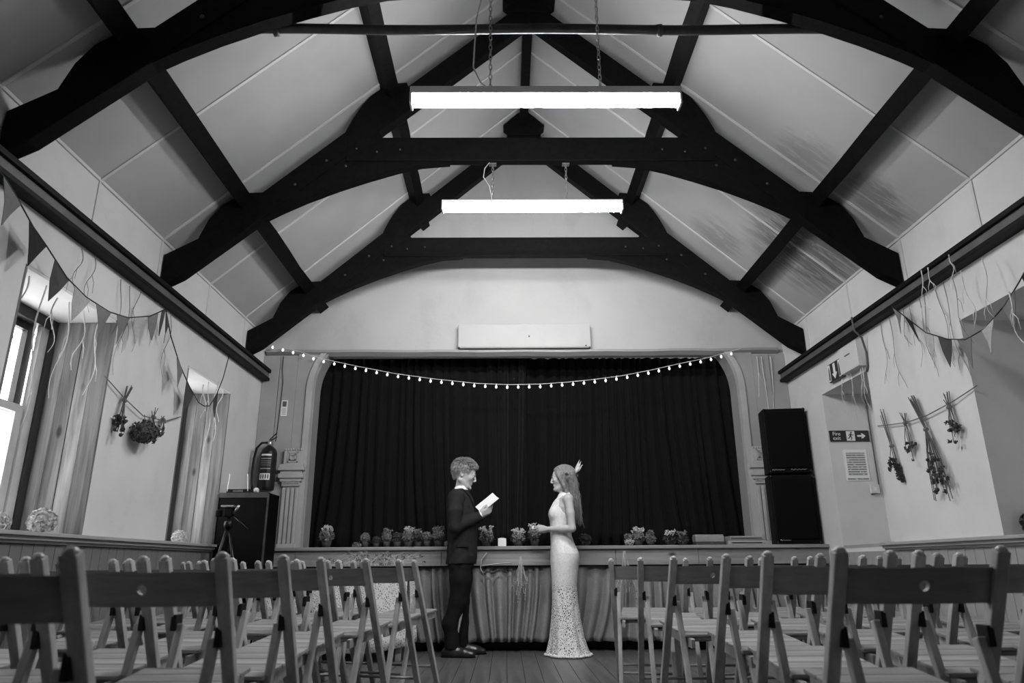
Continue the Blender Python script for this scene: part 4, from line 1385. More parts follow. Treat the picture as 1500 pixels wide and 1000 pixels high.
# ------------------------------------------------------------------ table with lace cloth
tb = thing('low_table', 'narrow wooden table under a lace cloth before the stage', 'table', (-1.5, 6.7, 0))
MB().box(-2.1, -.86, 6.50, 6.92, .70, .735).build('table_top', 'board', tb, bevel=.004)
for xx in (-2.05, -.94):
    for yy in (6.54, 6.86):
        MB().box(xx, xx + .05, yy, yy + .04, 0, .70).build('leg', 'board', tb, bevel=.004)
def cloth_side(b, p, q, z0, z1, out, seed):
    n, nz = 40, 8
    p, q = Vector(p), Vector(q); o = Vector(out)
    vs_ = []
    for j in range(nz + 1):
        v = j / nz
        for i in range(n + 1):
            u = i / n
            w = (.012 + .05 * v) * (0.5 + .5 * math.sin(u * 17 + seed + .6 * math.sin(u * 9)))
            c = p.lerp(q, u) + o * w
            vs_.append((c.x, c.y, z0 + (z1 - z0) * v + .03 * v * math.sin(u * 7 + seed)))
    b.add(vs_, [(j * (n + 1) + i, j * (n + 1) + i + 1, (j + 1) * (n + 1) + i + 1, (j + 1) * (n + 1) + i) for j in range(nz) for i in range(n)])
cl = MB()
x0, x1, y0, y1 = -2.11, -.85, 6.49, 6.93
cl.add([(x0, y0, .739), (x1, y0, .739), (x1, y1, .739), (x0, y1, .739)], [(0, 1, 2, 3)])
cloth_side(cl, (x0, y0, 0), (x1, y0, 0), .739, .10, (0, -1, 0), 0)
cloth_side(cl, (x1, y0, 0), (x1, y1, 0), .739, .12, (1, 0, 0), 2)
cloth_side(cl, (x0, y0, 0), (x0, y1, 0), .739, .12, (-1, 0, 0), 4)
clo = tag(cl.build('lace_tablecloth', 'cloth', None, True), 'white floral lace cloth draped over the narrow table', 'tablecloth')
sm = clo.modifiers.new('thickness', 'SOLIDIFY'); sm.thickness = .002
dt = thing('table_flowers', 'loose dried grasses and flowers lying on the lace table', 'dried flowers', (-1.2, 6.65, .742))
b = MB(); h = MB()
for k in range(70):
    a = Vector((frnd.uniform(-1.55, -.9), frnd.uniform(6.55, 6.8), .775))
    d = Vector((frnd.uniform(-.2, .25), frnd.uniform(-.05, .05), abs(frnd.gauss(.05, .06))))
    b.tube([a, a + d * .5 + Vector((0, 0, .02)), a + d], [.003, .0025, .0015], 4)
    if k % 2 == 0: petals(h, a + d, .01, 6, .02)
b.build('stems', 'stem_pale', dt, kind='stuff'); h.build('flower_heads', 'petal_mid', dt, kind='stuff')

# ------------------------------------------------------------------ people (signed distance fields meshed with surface nets)
class Field:
    def __init__(s, lo, hi, h):
        s.lo = np.array(lo, np.float32); s.h = h
        s.n = np.ceil((np.array(hi) - np.array(lo)) / h).astype(int) + 1
        s.d = np.full(tuple(s.n), 0.5, np.float32)
    def _sub(s, lo, hi):
        a = np.clip(np.floor((np.array(lo) - s.lo) / s.h).astype(int), 0, s.n - 1)
        b = np.clip(np.ceil((np.array(hi) - s.lo) / s.h).astype(int) + 1, 1, s.n)
        ax = [s.lo[i] + s.h * np.arange(a[i], b[i], dtype=np.float32) for i in range(3)]
        X, Y, Z = np.meshgrid(*ax, indexing='ij', sparse=True)
        return tuple(slice(a[i], b[i]) for i in range(3)), X, Y, Z
    def _mix(s, sl, d2, k, op):
        d1 = s.d[sl]
        if op == '-':
            d2 = -d2
            hh = np.clip(.5 - .5 * (d2 - d1) / k, 0, 1)
            s.d[sl] = d1 * hh + d2 * (1 - hh) + k * hh * (1 - hh)
        else:
            hh = np.clip(.5 + .5 * (d2 - d1) / k, 0, 1)
            s.d[sl] = d2 * (1 - hh) + d1 * hh - k * hh * (1 - hh)
    def cone(s, a, b, r1, r2, k=.01, op='+', sy=1.0):
        """Tapered capsule; sy squashes it across y about its own axis."""
        a, b = np.array(a, float), np.array(b, float)
        m = max(r1, r2) * max(1, sy) + k + 2 * s.h + .01
        sl, X, Y, Z = s._sub(np.minimum(a, b) - m, np.maximum(a, b) + m)
        ba = b - a; L2 = float(ba @ ba) + 1e-12
        px, py, pz = X - a[0], Y - a[1], Z - a[2]
        t = np.clip((px * ba[0] + py * ba[1] + pz * ba[2]) / L2, 0, 1)
        d = np.sqrt((px - t * ba[0]) ** 2 + ((py - t * ba[1]) / sy) ** 2 + (pz - t * ba[2]) ** 2) - (r1 + (r2 - r1) * t)
        s._mix(sl, d.astype(np.float32), k, op)
    def chain(s, pts, rs, k=.01, op='+', sy=1.0):
        for i in range(len(pts) - 1):
            s.cone(pts[i], pts[i + 1], rs[i], rs[i + 1], k, op, sy)
    def ell(s, c, r, k=.01, op='+', rot=0.0, rotz=0.0):
        """Ellipsoid, tilted by rot about the y axis (positive = front down)."""
        c = np.array(c, float); r = np.array(r, float)
        m = r.max() + k + 2 * s.h + .01
        sl, X, Y, Z = s._sub(c - m, c + m)
        x, y, z = X - c[0], Y - c[1], Z - c[2]
        if rotz:
            cz, sz = math.cos(rotz), math.sin(rotz)
            x, y = cz * x + sz * y, -sz * x + cz * y
        cr_, sr = math.cos(rot), math.sin(rot)
        x, z = cr_ * x - sr * z, sr * x + cr_ * z
        k0 = np.sqrt((x / r[0]) ** 2 + (y / r[1]) ** 2 + (z / r[2]) ** 2)
        k1 = np.sqrt((x / r[0] ** 2) ** 2 + (y / r[1] ** 2) ** 2 + (z / r[2] ** 2) ** 2) + 1e-6
        s._mix(sl, (k0 * (k0 - 1) / k1).astype(np.float32), k, op)
    def stack(s, prof, k=.01, op='+', wave=None):
        """Stack of ellipses [(z, cx, cy, rx, ry)] from bottom to top."""
        P = np.array(prof, float)
        m = max(P[:, 3].max(), P[:, 4].max()) + .06
        sl, X, Y, Z = s._sub((P[:, 1].min() - m, P[:, 2].min() - m, P[0, 0] - .05), (P[:, 1].max() + m, P[:, 2].max() + m, P[-1, 0] + .05))
        zz = Z.ravel()
        f = lambda c: np.interp(zz, P[:, 0], P[:, c])[None, None, :]
        rx, ry = f(3), f(4)
        x, y = X - f(1), Y - f(2)
        if wave is not None:
            wv = wave(np.arctan2(y / ry, x / rx), Z)
            rx = rx * (1 + wv); ry = ry * (1 + wv)
        q = np.sqrt((x / rx) ** 2 + (y / ry) ** 2)
        d = (q - 1) * np.minimum(rx, ry)
        d = np.maximum(d, np.maximum(P[0, 0] - Z, Z - P[-1, 0]))
        s._mix(sl, d.astype(np.float32), k, op)
    def noise(s, amp, fr, seed=0, lo=None, hi=None):
        rnd = np.random.RandomState(seed)
        sl, X, Y, Z = s._sub(lo if lo is not None else s.lo, hi if hi is not None else s.lo + s.n * s.h)
        w = 0
        for i in range(5):
            v = rnd.normal(size=3) * fr * (1 + i * .35); p = rnd.uniform(0, 6.28)
            w = w + np.sin(X * v[0] + Y * v[1] + Z * v[2] + p)
        s.d[sl] += (amp * w / 2).astype(np.float32)
    def cut(s, axis, v, keep):
        ax = s.lo[axis] + s.h * np.arange(s.n[axis], dtype=np.float32)
        sh = [1, 1, 1]; sh[axis] = -1
        e = (v - ax if keep == '>' else ax - v).reshape(sh)
        s.d = np.maximum(s.d, e)
    def mesh(s):
        d = s.d
        ins = d < 0
        nx, ny, nz = d.shape
        cnt = np.zeros((nx - 1, ny - 1, nz - 1), np.int8)
        for i in (0, 1):
            for j in (0, 1):
                for k in (0, 1):
                    cnt += ins[i:nx - 1 + i, j:ny - 1 + j, k:nz - 1 + k]
        cells = np.argwhere((cnt > 0) & (cnt < 8))
        idx = np.full(cnt.shape, -1, np.int32)
        idx[tuple(cells.T)] = np.arange(len(cells))
        acc = np.zeros((len(cells), 3)); num = np.zeros(len(cells))
        cor = [(i, j, k) for i in (0, 1) for j in (0, 1) for k in (0, 1)]
        val = {c: d[cells[:, 0] + c[0], cells[:, 1] + c[1], cells[:, 2] + c[2]] for c in cor}
        for a in cor:
            for ax in range(3):
                if a[ax]: continue
                b = list(a); b[ax] = 1; b = tuple(b)
                va, vb = val[a], val[b]
                m = (va < 0) != (vb < 0)
                t = np.where(m, va / np.where(m, va - vb, 1), 0)
                p = np.tile(np.array(a, float), (len(cells), 1)); p[:, ax] += t
                acc[m] += p[m]; num[m] += 1
        V = s.lo + s.h * (cells + acc / num[:, None])
        F = []
        for ax in range(3):
            o1, o2 = [(1, 2), (2, 0), (0, 1)][ax]
            sl0 = [slice(None)] * 3; sl1 = [slice(None)] * 3
            sl0[ax] = slice(0, -1); sl1[ax] = slice(1, None)
            A, B = ins[tuple(sl0)], ins[tuple(sl1)]
            e = np.argwhere(A != B)
            e = e[(e[:, o1] > 0) & (e[:, o2] > 0) & (e[:, o1] < d.shape[o1] - 1) & (e[:, o2] < d.shape[o2] - 1)]
            def cell(a1, a2):
                c = e.copy(); c[:, o1] -= a1; c[:, o2] -= a2
                return idx[tuple(c.T)]
            q = np.stack([cell(1, 1), cell(0, 1), cell(0, 0), cell(1, 0)], 1)
            fl_ = ~A[tuple(e.T)]
            q[fl_] = q[fl_][:, ::-1]
            F.append(q)
        return V, np.concatenate(F)
    def build(s, name, mat, parent=None, loc=(0, 0, 0), relax=1):
        V, F = s.mesh()
        for _ in range(relax):
            acc = np.zeros_like(V); num = np.zeros(len(V))
            for i in range(4):
                a, b = F[:, i], F[:, (i + 1) % 4]
                np.add.at(acc, a, V[b]); np.add.at(num, a, 1)
                np.add.at(acc, b, V[a]); np.add.at(num, b, 1)
            V = V * .5 + .5 * acc / np.maximum(num, 1)[:, None]
        me = bpy.data.meshes.new(name)
        me.vertices.add(len(V)); me.vertices.foreach_set('co', V.astype(np.float32).ravel())
        me.loops.add(F.size); me.loops.foreach_set('vertex_index', F.astype(np.int32).ravel())
        me.polygons.add(len(F)); me.polygons.foreach_set('loop_start', np.arange(0, F.size, 4, dtype=np.int32))
        me.update(calc_edges=True)
        me.validate()
        me.polygons.foreach_set('use_smooth', np.ones(len(F), bool))
        me.materials.append(M[mat])
        o = bpy.data.objects.new(name, me)
        COL.objects.link(o)
        o.parent = parent
        o.location = loc
        return o

def vadd(p, *terms):
    q = np.array(p, float)
    for (v, s) in terms:
        q = q + np.array(v, float) * s
    return q
def unit(v):
    v = np.array(v, float); return v / np.linalg.norm(v)

def hand(F, wrist, d, n, s, curls, thumb=(.55, .75, .45), sc=1.0, spread=.0):
    """d along the fingers, n out of the palm, s towards the thumb; curls = bend of each of the four fingers (radians per joint)."""
    d, s = unit(d), unit(s); n = unit(n)
    w = np.array(wrist, float)
    for off in (-.022, -.007, .008, .022):
        F.cone(vadd(w, (d, .008 * sc), (s, off * .7 * sc)), vadd(w, (d, .082 * sc), (s, off * sc)), .0145 * sc, .0125 * sc, .010)
    lens = [.068, .078, .072, .056]
    for i, off in enumerate((.028, .0095, -.009, -.026)):
        p = vadd(w, (d, (.086 - abs(i - 1.2) * .004) * sc), (s, off * sc))
        a = 0; r = .0092
        for j, fr in enumerate((.45, .31, .24)):
            a += curls[i] * (1, 1.15, .7)[j]
            dir_ = d * math.cos(a) + n * math.sin(a) + s * spread * (1.5 - i) * .3
            q = vadd(p, (unit(dir_), lens[i] * fr * sc))
            F.cone(p, q, r * sc, (r - .0009) * sc, .0025)
            p, r = q, r - .0009
    tb_ = vadd(w, (d, .022 * sc), (s, .026 * sc), (n, .006 * sc))
    td = unit(d * thumb[0] + s * thumb[1] + n * thumb[2])
    t1 = vadd(tb_, (td, .042 * sc))
    td2 = unit(d * (thumb[0] + .45) + s * (thumb[1] - .35) + n * (thumb[2] + .1))
    t2 = vadd(t1, (td2, .034 * sc))
    F.cone(vadd(w, (d, .012 * sc)), tb_, .014 * sc, .014 * sc, .008)
    F.cone(tb_, t1, .0135 * sc, .0105 * sc, .005)
    F.cone(t1, t2, .0105 * sc, .0085 * sc, .003)

def head(F, c, tilt, fem=False, s=1.0):
    """Head facing +x, c = middle of the skull; tilt about y (positive = looking down)."""
    ct, stt = math.cos(tilt), math.sin(tilt)
    def P(x, y, z):
        x, z = x * s, z * s
        return (c[0] + ct * x + stt * z, c[1] + y * s, c[2] - stt * x + ct * z)
    w = .94 if fem else 1.0
    F.ell(P(-.012, 0, .030), (.100 * s, .076 * s * w, .090 * s), .01, rot=tilt)          # cranium
    F.ell(P(.030, 0, -.028), (.060 * s, .062 * s * w, .092 * s), .03, rot=tilt)          # face
    F.ell(P(.044, 0, -.098), (.034 * s, (.036 if fem else .042) * s, .024 * s), .025, rot=tilt)      # chin
    for sy in (-1, 1):
        F.cone(P(-.012, sy * .054 * w, -.060), P(.05, sy * .022, -.100), .022 * s, .020 * s, .02)  # jaw line
        F.ell(P(.062, sy * .040 * w, -.022), (.022 * s, .020 * s, .018 * s), .02, rot=tilt)        # cheekbone
    F.cone(P(.084, -.028, .022), P(.084, .028, .022), .010 * s, .010 * s, .014)                    # brow ridge
    for sy in (-1, 1):
        F.ell(P(.094, sy * .032, .004), (.014 * s, .018 * s, .011 * s), .010, '-')                 # eye socket
        F.ell(P(.080, sy * .031, .003), (.0135 * s, .0135 * s, .0125 * s), .002)                   # eyeball
        F.cone(P(.090, sy * .045, .013), P(.094, sy * .018, .012), .0045 * s, .0045 * s, .004)     # upper lid
        F.cone(P(.089, sy * .043, -.008), P(.092, sy * .020, -.009), .004 * s, .004 * s, .004)     # lower lid
        # ear
        F.ell(P(-.012, sy * .074 * w, -.005), (.018 * s, .007 * s, .032 * s), .006, rot=tilt - .2)
        F.ell(P(-.008, sy * .080 * w, -.003), (.009 * s, .005 * s, .018 * s), .005, '-', rot=tilt - .2)
    F.chain([P(.088, 0, .018), P(.100, 0, -.010), P(.110, 0, -.031)], [.0075 * s, .0082 * s, .0092 * s], .009)   # nose
    for sy in (-1, 1):
        F.ell(P(.101, sy * .0125, -.038), (.0105 * s, .0085 * s, .0075 * s), .006)
    F.cone(P(.085, -.017, -.061), P(.085, .017, -.061), .0065 * s, .0065 * s, .008)                # upper lip
    F.cone(P(.083, -.015, -.073), P(.083, .015, -.073), .0068 * s, .0068 * s, .008)                # lower lip
    F.cone(P(.0955, -.020, -.0668), P(.0955, .020, -.0668), .0032 * s, .0032 * s, .003, '-')
    F.ell(P(.078, 0, -.103), (.018 * s, .022 * s, .015 * s), .014)                                 # chin tip
    return P

def face_parts(P, parent, s=1.0):
    for sy in (-1, 1):
        MB().ball(P(.0895, sy * .031, .003), (.0045 * s, .0055 * s, .0055 * s), 8, 6).build('iris', 'eye', parent, True)
        MB().tube([P(.0945, sy * .016, .026), P(.0965, sy * .030, .031), P(.089, sy * .046, .027)], [.003, .0036, .002], 5).build('eyebrow', 'brow', parent, True)
    MB().tube([P(.087, -.017, -.0625), P(.0898, -.006, -.061), P(.0898, .006, -.061), P(.087, .017, -.0625)], [.0012, .0028, .0028, .0012], 6).build('upper_lip', 'lip', parent, True)
    MB().tube([P(.0855, -.015, -.0715), P(.0882, 0, -.0725), P(.0855, .015, -.0715)], [.0012, .003, .0012], 6).build('lower_lip', 'lip', parent, True)

def strands(b, n, rnd, scalp, flow, r, steps=5):
    for i in range(n):
        pts = flow(scalp(rnd), rnd)
        b.tube(pts, [r * (1 - .75 * k / (len(pts) - 1)) for k in range(len(pts))], 4, False)

# ---- the groom: facing +x, origin on the floor between his feet
GX, GY = -.45, 6.90
H = .005
F = Field((-.24, -.36, -.01), (.42, .36, 1.82), H)
HC = (.055, 0, 1.605)
PG = head(F, HC, R(16), s=1.10)
F.cone((.022, 0, 1.40), (.035, 0, 1.53), .060, .056, .02)
F.stack([(.82, .03, 0, .10, .15), (1.0, .045, 0, .10, .14), (1.2, .04, 0, .115, .165), (1.35, .02, 0, .10, .17), (1.43, .015, 0, .06, .09)], .03)
arms = []
for sy in (-1, 1):
    sh, el, wr = (-.005, sy * .185, 1.375), (-.005, sy * .235, 1.105), (.205, sy * .085, 1.215)
    F.chain([sh, el, wr], [.052, .042, .028], .015)
    F.chain([(.02, sy * .09, .86), (.03, sy * .10, .47), ((-.03 if sy < 0 else .055), sy * .10, .07)], [.085, .055, .036], .02)
    F.cone(((-.03 if sy < 0 else .055), sy * .10, .05), ((.10 if sy < 0 else .19), sy * .115, .035), .035, .03, .02)
    arms.append((sh, el, wr))
# hands: near one (right, y<0) under the booklet with the thumb on top, far one behind it
hand(F, (.215, -.083, 1.222), (.72, .25, .36), (.2, .75, .75), (-.35, -.45, .82), (.30, .42, .5, .55), (.75, .35, .5))
hand(F, (.215, .083, 1.222), (.72, -.25, .40), (.2, -.75, .75), (-.35, .45, .82), (.30, .36, .42, .48), (.75, .35, .5))
groom = F.build('person', 'skin', None, (GX, GY, 0), 1)
tag(groom, 'person in a dark suit reading from a white booklet, standing in profile', 'person')
face_parts(lambda x, y, z: (Vector(PG(x, y, z)) + Vector((GX, GY, 0))), groom, 1.1)
# jacket
J = Field((-.24, -.36, .70), (.42, .36, 1.55), H)
J.stack([(.785, .035, 0, .140, .205), (.85, .045, 0, .142, .20), (.95, .045, 0, .138, .19), (1.06, .045, 0, .138, .185), (1.18, .04, 0, .142, .20), (1.30, .022, 0, .132, .205), (1.38, .008, 0, .112, .19), (1.43, .005, 0, .085, .13), (1.465, .01, 0, .062, .075)], .02,
        wave=lambda a, z: .012 * np.sin(a * 9 + z * 20))
for sy in (-1, 1):
    J.ell((-.005, sy * .175, 1.385), (.075, .06, .055), .03)
    sh, el, wr = arms[0] if sy < 0 else arms[1]
    J.chain([(-.005, sy * .185, 1.37), (-.01, sy * .232, 1.24), (-.008, sy * .24, 1.105)], [.072, .066, .060], .02)
    J.chain([(-.008, sy * .24, 1.105), (.10, sy * .17, 1.155), (.195, sy * .092, 1.205)], [.060, .052, .043], .015)
# neckline opening in front and around the collar
J.cone((.03, 0, 1.44), (.055, 0, 1.60), .060, .075, .008, '-')
J.cone((.16, 0, 1.20), (.085, 0, 1.47), .016, .050, .008, '-')
# sleeve folds and vents
J.noise(.0022, 22, 3)
J.cone((.195, -.03, .77), (.175, -.03, 1.02), .012, .004, .01, '-')
J.cone((.205, -.092, 1.212), (.24, -.075, 1.232), .031, .031, .004, '-')
J.cone((.205, .092, 1.212), (.24, .075, 1.232), .031, .031, .004, '-')
jk = J.build('suit_jacket', 'suit', groom, (0, 0, 0), 1)
loc_g = Vector((GX, GY, 0))
def G(*p): return Vector(p) + loc_g
# lapels, pocket flap, buttons
for sy in (-1, 1):
    MB().add([G(.045, sy * .085, 1.452), G(.10, sy * .075, 1.40), G(.155, sy * .065, 1.30), G(.178, sy * .018, 1.15), G(.170, sy * .03, 1.22), G(.135, sy * .035, 1.37), G(.09, sy * .055, 1.445),
              G(.051, sy * .092, 1.456), G(.108, sy * .081, 1.402), G(.163, sy * .068, 1.302), G(.184, sy * .02, 1.15), G(.178, sy * .034, 1.22), G(.143, sy * .038, 1.372), G(.096, sy * .058, 1.449)],
             [(0, 1, 2, 3, 4, 5, 6), (13, 12, 11, 10, 9, 8, 7)] + [(i, i + 7, (i + 1) % 7 + 7, (i + 1) % 7) for i in range(7)]).build('lapel', 'suit', jk)
    MB().box(GX + .01, GX + .12, GY + sy * .198 - .004, GY + sy * .198 + .004, .93, .965).build('pocket_flap', 'suit', jk, bevel=.002)
MB().ball(G(.182, -.012, 1.05), (.004, .009, .009), 8, 5).build('button', 'shoe', jk, True)
# shirt: collar, cuffs, front
S = Field((-.12, -.14, 1.10), (.24, .14, 1.58), .004)
S.stack([(1.12, .085, 0, .075, .05), (1.25, .07, 0, .085, .07), (1.36, .045, 0, .085, .085), (1.42, .025, 0, .066, .078)], .01)
S.cone((.024, 0, 1.42), (.033, 0, 1.475), .071, .066, .012)
S.cone((.026, 0, 1.44), (.042, 0, 1.60), .058, .066, .004, '-')
S.cone((.13, 0, 1.53), (.10, 0, 1.42), .03, .006, .006, '-')
shirt = S.build('shirt', 'shirt', groom, (0, 0, 0), 1)
cu = MB()
for sy in (-1, 1):
    MB().tube([G(.196, sy * .0905, 1.207), G(.216, sy * .080, 1.2185)], .036, 14, False).build('shirt_cuff', 'shirt', shirt, True)
tie_ = MB()
tie_.ball(G(.100, 0, 1.455), (.016, .02, .016), 8, 6)
for sy in (-1, 1):
    tie_.add([G(.104, sy * .006, 1.462), G(.100, sy * .055, 1.478), G(.098, sy * .058, 1.438), G(.104, sy * .006, 1.448), G(.112, sy * .03, 1.455)], [(0, 1, 4), (1, 2, 4), (2, 3, 4), (3, 0, 4), (0, 3, 2, 1)])
tie_.build('bow_tie', 'shoe', groom)
# trousers
T = Field((-.24, -.28, .02), (.30, .28, .98), H)
T.stack([(.76, .035, 0, .118, .175), (.86, .03, 0, .118, .175), (.95, .035, 0, .112, .16)], .03)
for sy in (-1, 1):
    ax = -.03 if sy < 0 else .045
    T.chain([(.03, sy * .085, .80), (.04, sy * .095, .66), (.02 if sy < 0 else .035, sy * .098, .47), (ax - .012, sy * .10, .28), (ax, sy * .10, .085)], [.104, .096, .076, .070, .062], .025)
T.noise(.0028, 18, 8)
T.cut(2, .065, '>')
T.build('trousers', 'trouser', groom, (0, 0, 0), 1)
# shoes
for sy in (-1, 1):
    ax = -.03 if sy < 0 else .055
    yaw = -.20 if sy < 0 else .05
    Z = Field((ax - .13, sy * .10 - .13, -.005), (ax + .24, sy * .10 + .13, .14), .004)
    dx, dy = math.cos(yaw), math.sin(yaw)
    c0 = (ax, sy * .10)
    def Q(t, z): return (c0[0] + dx * t, c0[1] + dy * t, z)
    Z.chain([Q(-.055, .036), Q(.03, .036), Q(.12, .030), Q(.185, .024)], [.040, .044, .042, .030], .02)
    Z.cone(Q(-.02, .05), Q(-.015, .105), .048, .046, .02)
    Z.cone(Q(.03, .07), Q(.10, .05), .03, .022, .03)
    Z.cut(2, .002, '>')
    so = Z.build('shoe', 'shoe', groom, (0, 0, 0), 1)
    sb_ = MB()
    ring = [(-.098, 0), (-.085, .03), (-.03, .036), (.05, .043), (.12, .046), (.19, .033), (.218, 0), (.19, -.033), (.12, -.046), (.05, -.043), (-.03, -.036), (-.085, -.03)]
    pts = [(c0[0] + dx * a - dy * b2, c0[1] + dy * a + dx * b2) for a, b2 in ring]
    n = len(pts)
    sb_.add([G(p[0], p[1], .001) for p in pts] + [G(p[0], p[1], .012) for p in pts], [tuple(range(n)), tuple(range(2 * n - 1, n - 1, -1))] + [(i, i + n, (i + 1) % n + n, (i + 1) % n) for i in range(n)])
    sb_.build('sole', 'black', so)
# short tousled hair
Hf = Field((-.14, -.12, 1.46), (.22, .12, 1.84), .004)
Hf.ell(PG(-.018, 0, .040), (.116, .088, .092), .01, rot=R(16))
Hf.ell(PG(.045, .01, .085), (.070, .062, .034), .03, rot=R(12))
Hf.cone(PG(-.085, 0, .0), PG(-.072, 0, -.055), .042, .020, .02)
Hf.ell(PG(.085, 0, -.045), (.082, .11, .105), .012, '-', rot=R(16))
for sy in (-1, 1):
    Hf.ell(PG(.048, sy * .085, -.050), (.050, .05, .070), .010, '-')
    Hf.ell(PG(-.010, sy * .090, -.030), (.024, .034, .046), .008, '-')
Hf.noise(.0015, 60, 4)
hr = Hf.build('hair', 'hair_m', groom, (0, 0, 0), 0)
rn = random.Random(2)
hs = MB()
EC, ER = Vector((-.018, 0, .040)), Vector((.106, .081, .085))
def on_skull(d, lift):
    d = d.normalized()
    return Vector((EC.x + d.x * (ER.x + lift), EC.y + d.y * (ER.y + lift), EC.z + d.z * (ER.z + lift)))
for i in range(1500):
    d = Vector((rn.gauss(0, 1), rn.gauss(0, 1), rn.gauss(.25, .8)))
    if d.length < .2: continue
    d.normalize()
    p = on_skull(d, 0)
    if p.z < -.075 or (p.x > .055 and p.z < .075) or (p.x > .012 and p.z < .012) or (abs(p.x + .010) < .026 and p.z < .012 and p.z > -.065):
        continue
    top = max(0, min(1, (d.z - .1) / .6))
    t = Vector((.75 * top - .15 * (1 - top), rn.uniform(-.35, .35) + .2 * math.sin(i), -.95 * (1 - top)))
    t = (t - d * t.dot(d) * .9)
    L = rn.uniform(.025, .045) * (.75 + .5 * top)
    lift = .010 + .020 * top * (1 if d.x > -.3 else .6)
    pts = []
    for k in range(5):
        u = k / 4
        q = on_skull(d + t * (L / .09) * u, lift * u * rn.uniform(.8, 1.15))
        if q.z < -.085: break
        pts.append(G(*PG(*q)))
    if len(pts) > 2:
        hs.tube(pts, [.0032, .0032, .0028, .002, .0008][:len(pts)], 4, False)
hs.build('hair_tufts', 'hair_m', hr, True)
# booklet in his hands
bk = thing('booklet', 'open white booklet held in the groom\'s hands', 'booklet', (GX + .27, GY, 1.30))
u = Vector((.785, 0, .62)); vv = Vector((.0, -1, 0)); vv = (Vector((.40, -.82, -.40))).normalized(); nn = u.cross(vv).normalized()
c0 = Vector((GX + .285, GY - .005, 1.325))
for sg in (-1, 1):
    w = vv * sg * .078 + nn * (-.016)
    lf = MB().hexa([c0 - u * .105, c0 - u * .105 + w, c0 + u * .105 + w, c0 + u * .105], [p + nn * -.003 for p in (c0 - u * .105, c0 - u * .105 + w, c0 + u * .105 + w, c0 + u * .105)])
    lf.build('leaf', 'white_paper', bk)

# ---- the bride: built facing +x, turned to face the groom
BX, BY = .55, 6.85
F = Field((-.22, -.34, -.01), (.42, .34, 1.76), H)
HB = (.010, 0, 1.555)
PB = head(F, HB, R(4), True, .98)
F.cone((-.022, 0, 1.36), (-.008, 0, 1.49), .048, .045, .02)
F.stack([(.84, .015, 0, .095, .135), (1.02, .035, 0, .080, .105), (1.15, .03, 0, .09, .13), (1.28, .02, 0, .095, .145), (1.36, -.005, 0, .07, .14), (1.41, -.015, 0, .045, .075)], .03)
for sy in (-1, 1):
    F.ell((.085, sy * .06, 1.225), (.05, .055, .055), .03)
    sh, el, wr = (-.03, sy * .155, 1.345), (-.055, sy * .19, 1.085), (.165, sy * .085, 1.085)
    F.ell((-.03, sy * .148, 1.355), (.044, .040, .044), .03)
    F.chain([sh, (-.045, sy * .178, 1.22), el], [.041, .036, .032], .02)
    F.chain([el, (.04, sy * .15, 1.082), wr], [.032, .032, .021], .015)
    F.chain([(.01, sy * .065, .84), (.018, sy * .065, .46), (-.01, sy * .07, .08)], [.075, .05, .036], .02)
    F.cone((-.01, sy * .08, .045), (.10, sy * .09, .03), .03, .026, .02)
hand(F, (.172, .083, 1.086), (.93, -.42, .02), (-.3, -.75, -.55), (.25, -.25, .9), (.16, .22, .3, .38), (.8, .35, .1), .92)
hand(F, (.172, -.083, 1.082), (.93, .46, -.02), (-.3, .75, .45), (.25, .25, .9), (.2, .3, .36, .42), (.8, .35, .1), .92)
bride = F.build('person', 'skin', None, (BX, BY, 0), 1)
tag(bride, 'person in a long white lace dress facing the reader, hands joined in front', 'person')
bride.rotation_euler = (0, 0, math.pi)
loc_b = Vector((BX, BY, 0))
def Bp(x, y, z):
    return Vector((x, y, z)) + loc_b
face_parts(lambda x, y, z: Vector(PB(x, y, z)) + loc_b, bride, .98)
# dress: bodice, fitted skirt, flared lace hem
D = Field((-.30, -.34, -.01), (.32, .34, 1.46), H)
def pleat(a, z):
    return np.clip((.62 - z) / .6, 0, 1) * (.05 * np.sin(a * 7 + 1.0) + .03 * np.sin(a * 13 + z * 4)) + .004 * np.sin(a * 11 + z * 25)
D.stack([(.006, -.005, 0, .195, .235), (.05, .0, 0, .178, .215), (.15, .005, 0, .152, .185), (.30, .01, 0, .130, .16), (.45, .014, 0, .117, .148), (.58, .016, 0, .114, .150), (.70, .012, 0, .122, .165), (.80, .008, 0, .130, .175), (.87, .008, 0, .128, .172), (.95, .022, 0, .112, .145), (1.03, .035, 0, .098, .122), (1.12, .036, 0, .098, .128), (1.20, .036, 0, .103, .140), (1.27, .028, 0, .106, .142), (1.33, .008, 0, .094, .130), (1.37, -.008, 0, .078, .112), (1.415, -.018, 0, .062, .092)], .02, wave=pleat)
for sy in (-1, 1):
    D.ell((.088, sy * .06, 1.225), (.055, .06, .058), .03)
    D.ell((-.045, sy * .06, .85), (.060, .07, .08), .05)
    D.cone((-.045, sy * .185, 1.20), (-.045, sy * .180, 1.38), .062, .066, .010, '-')       # armhole
D.cone((-.03, 0, 1.405), (-.02, 0, 1.52), .060, .060, .008, '-')
D.cone((.10, 0, 1.44), (.05, 0, 1.37), .030, .020, .01, '-')
dr = D.build('lace_dress', 'dress', bride, (0, 0, 0), 1)
for sy in (-1, 1):
    MB().tube([Bp(.072, sy * .075, 1.31), Bp(.045, sy * .085, 1.37), Bp(-.02, sy * .085, 1.415), Bp(-.065, sy * .075, 1.375)], [.010, .010, .009, .010], 6).build('shoulder_strap', 'dress_top', dr, True)
hm = MB()
n = 60
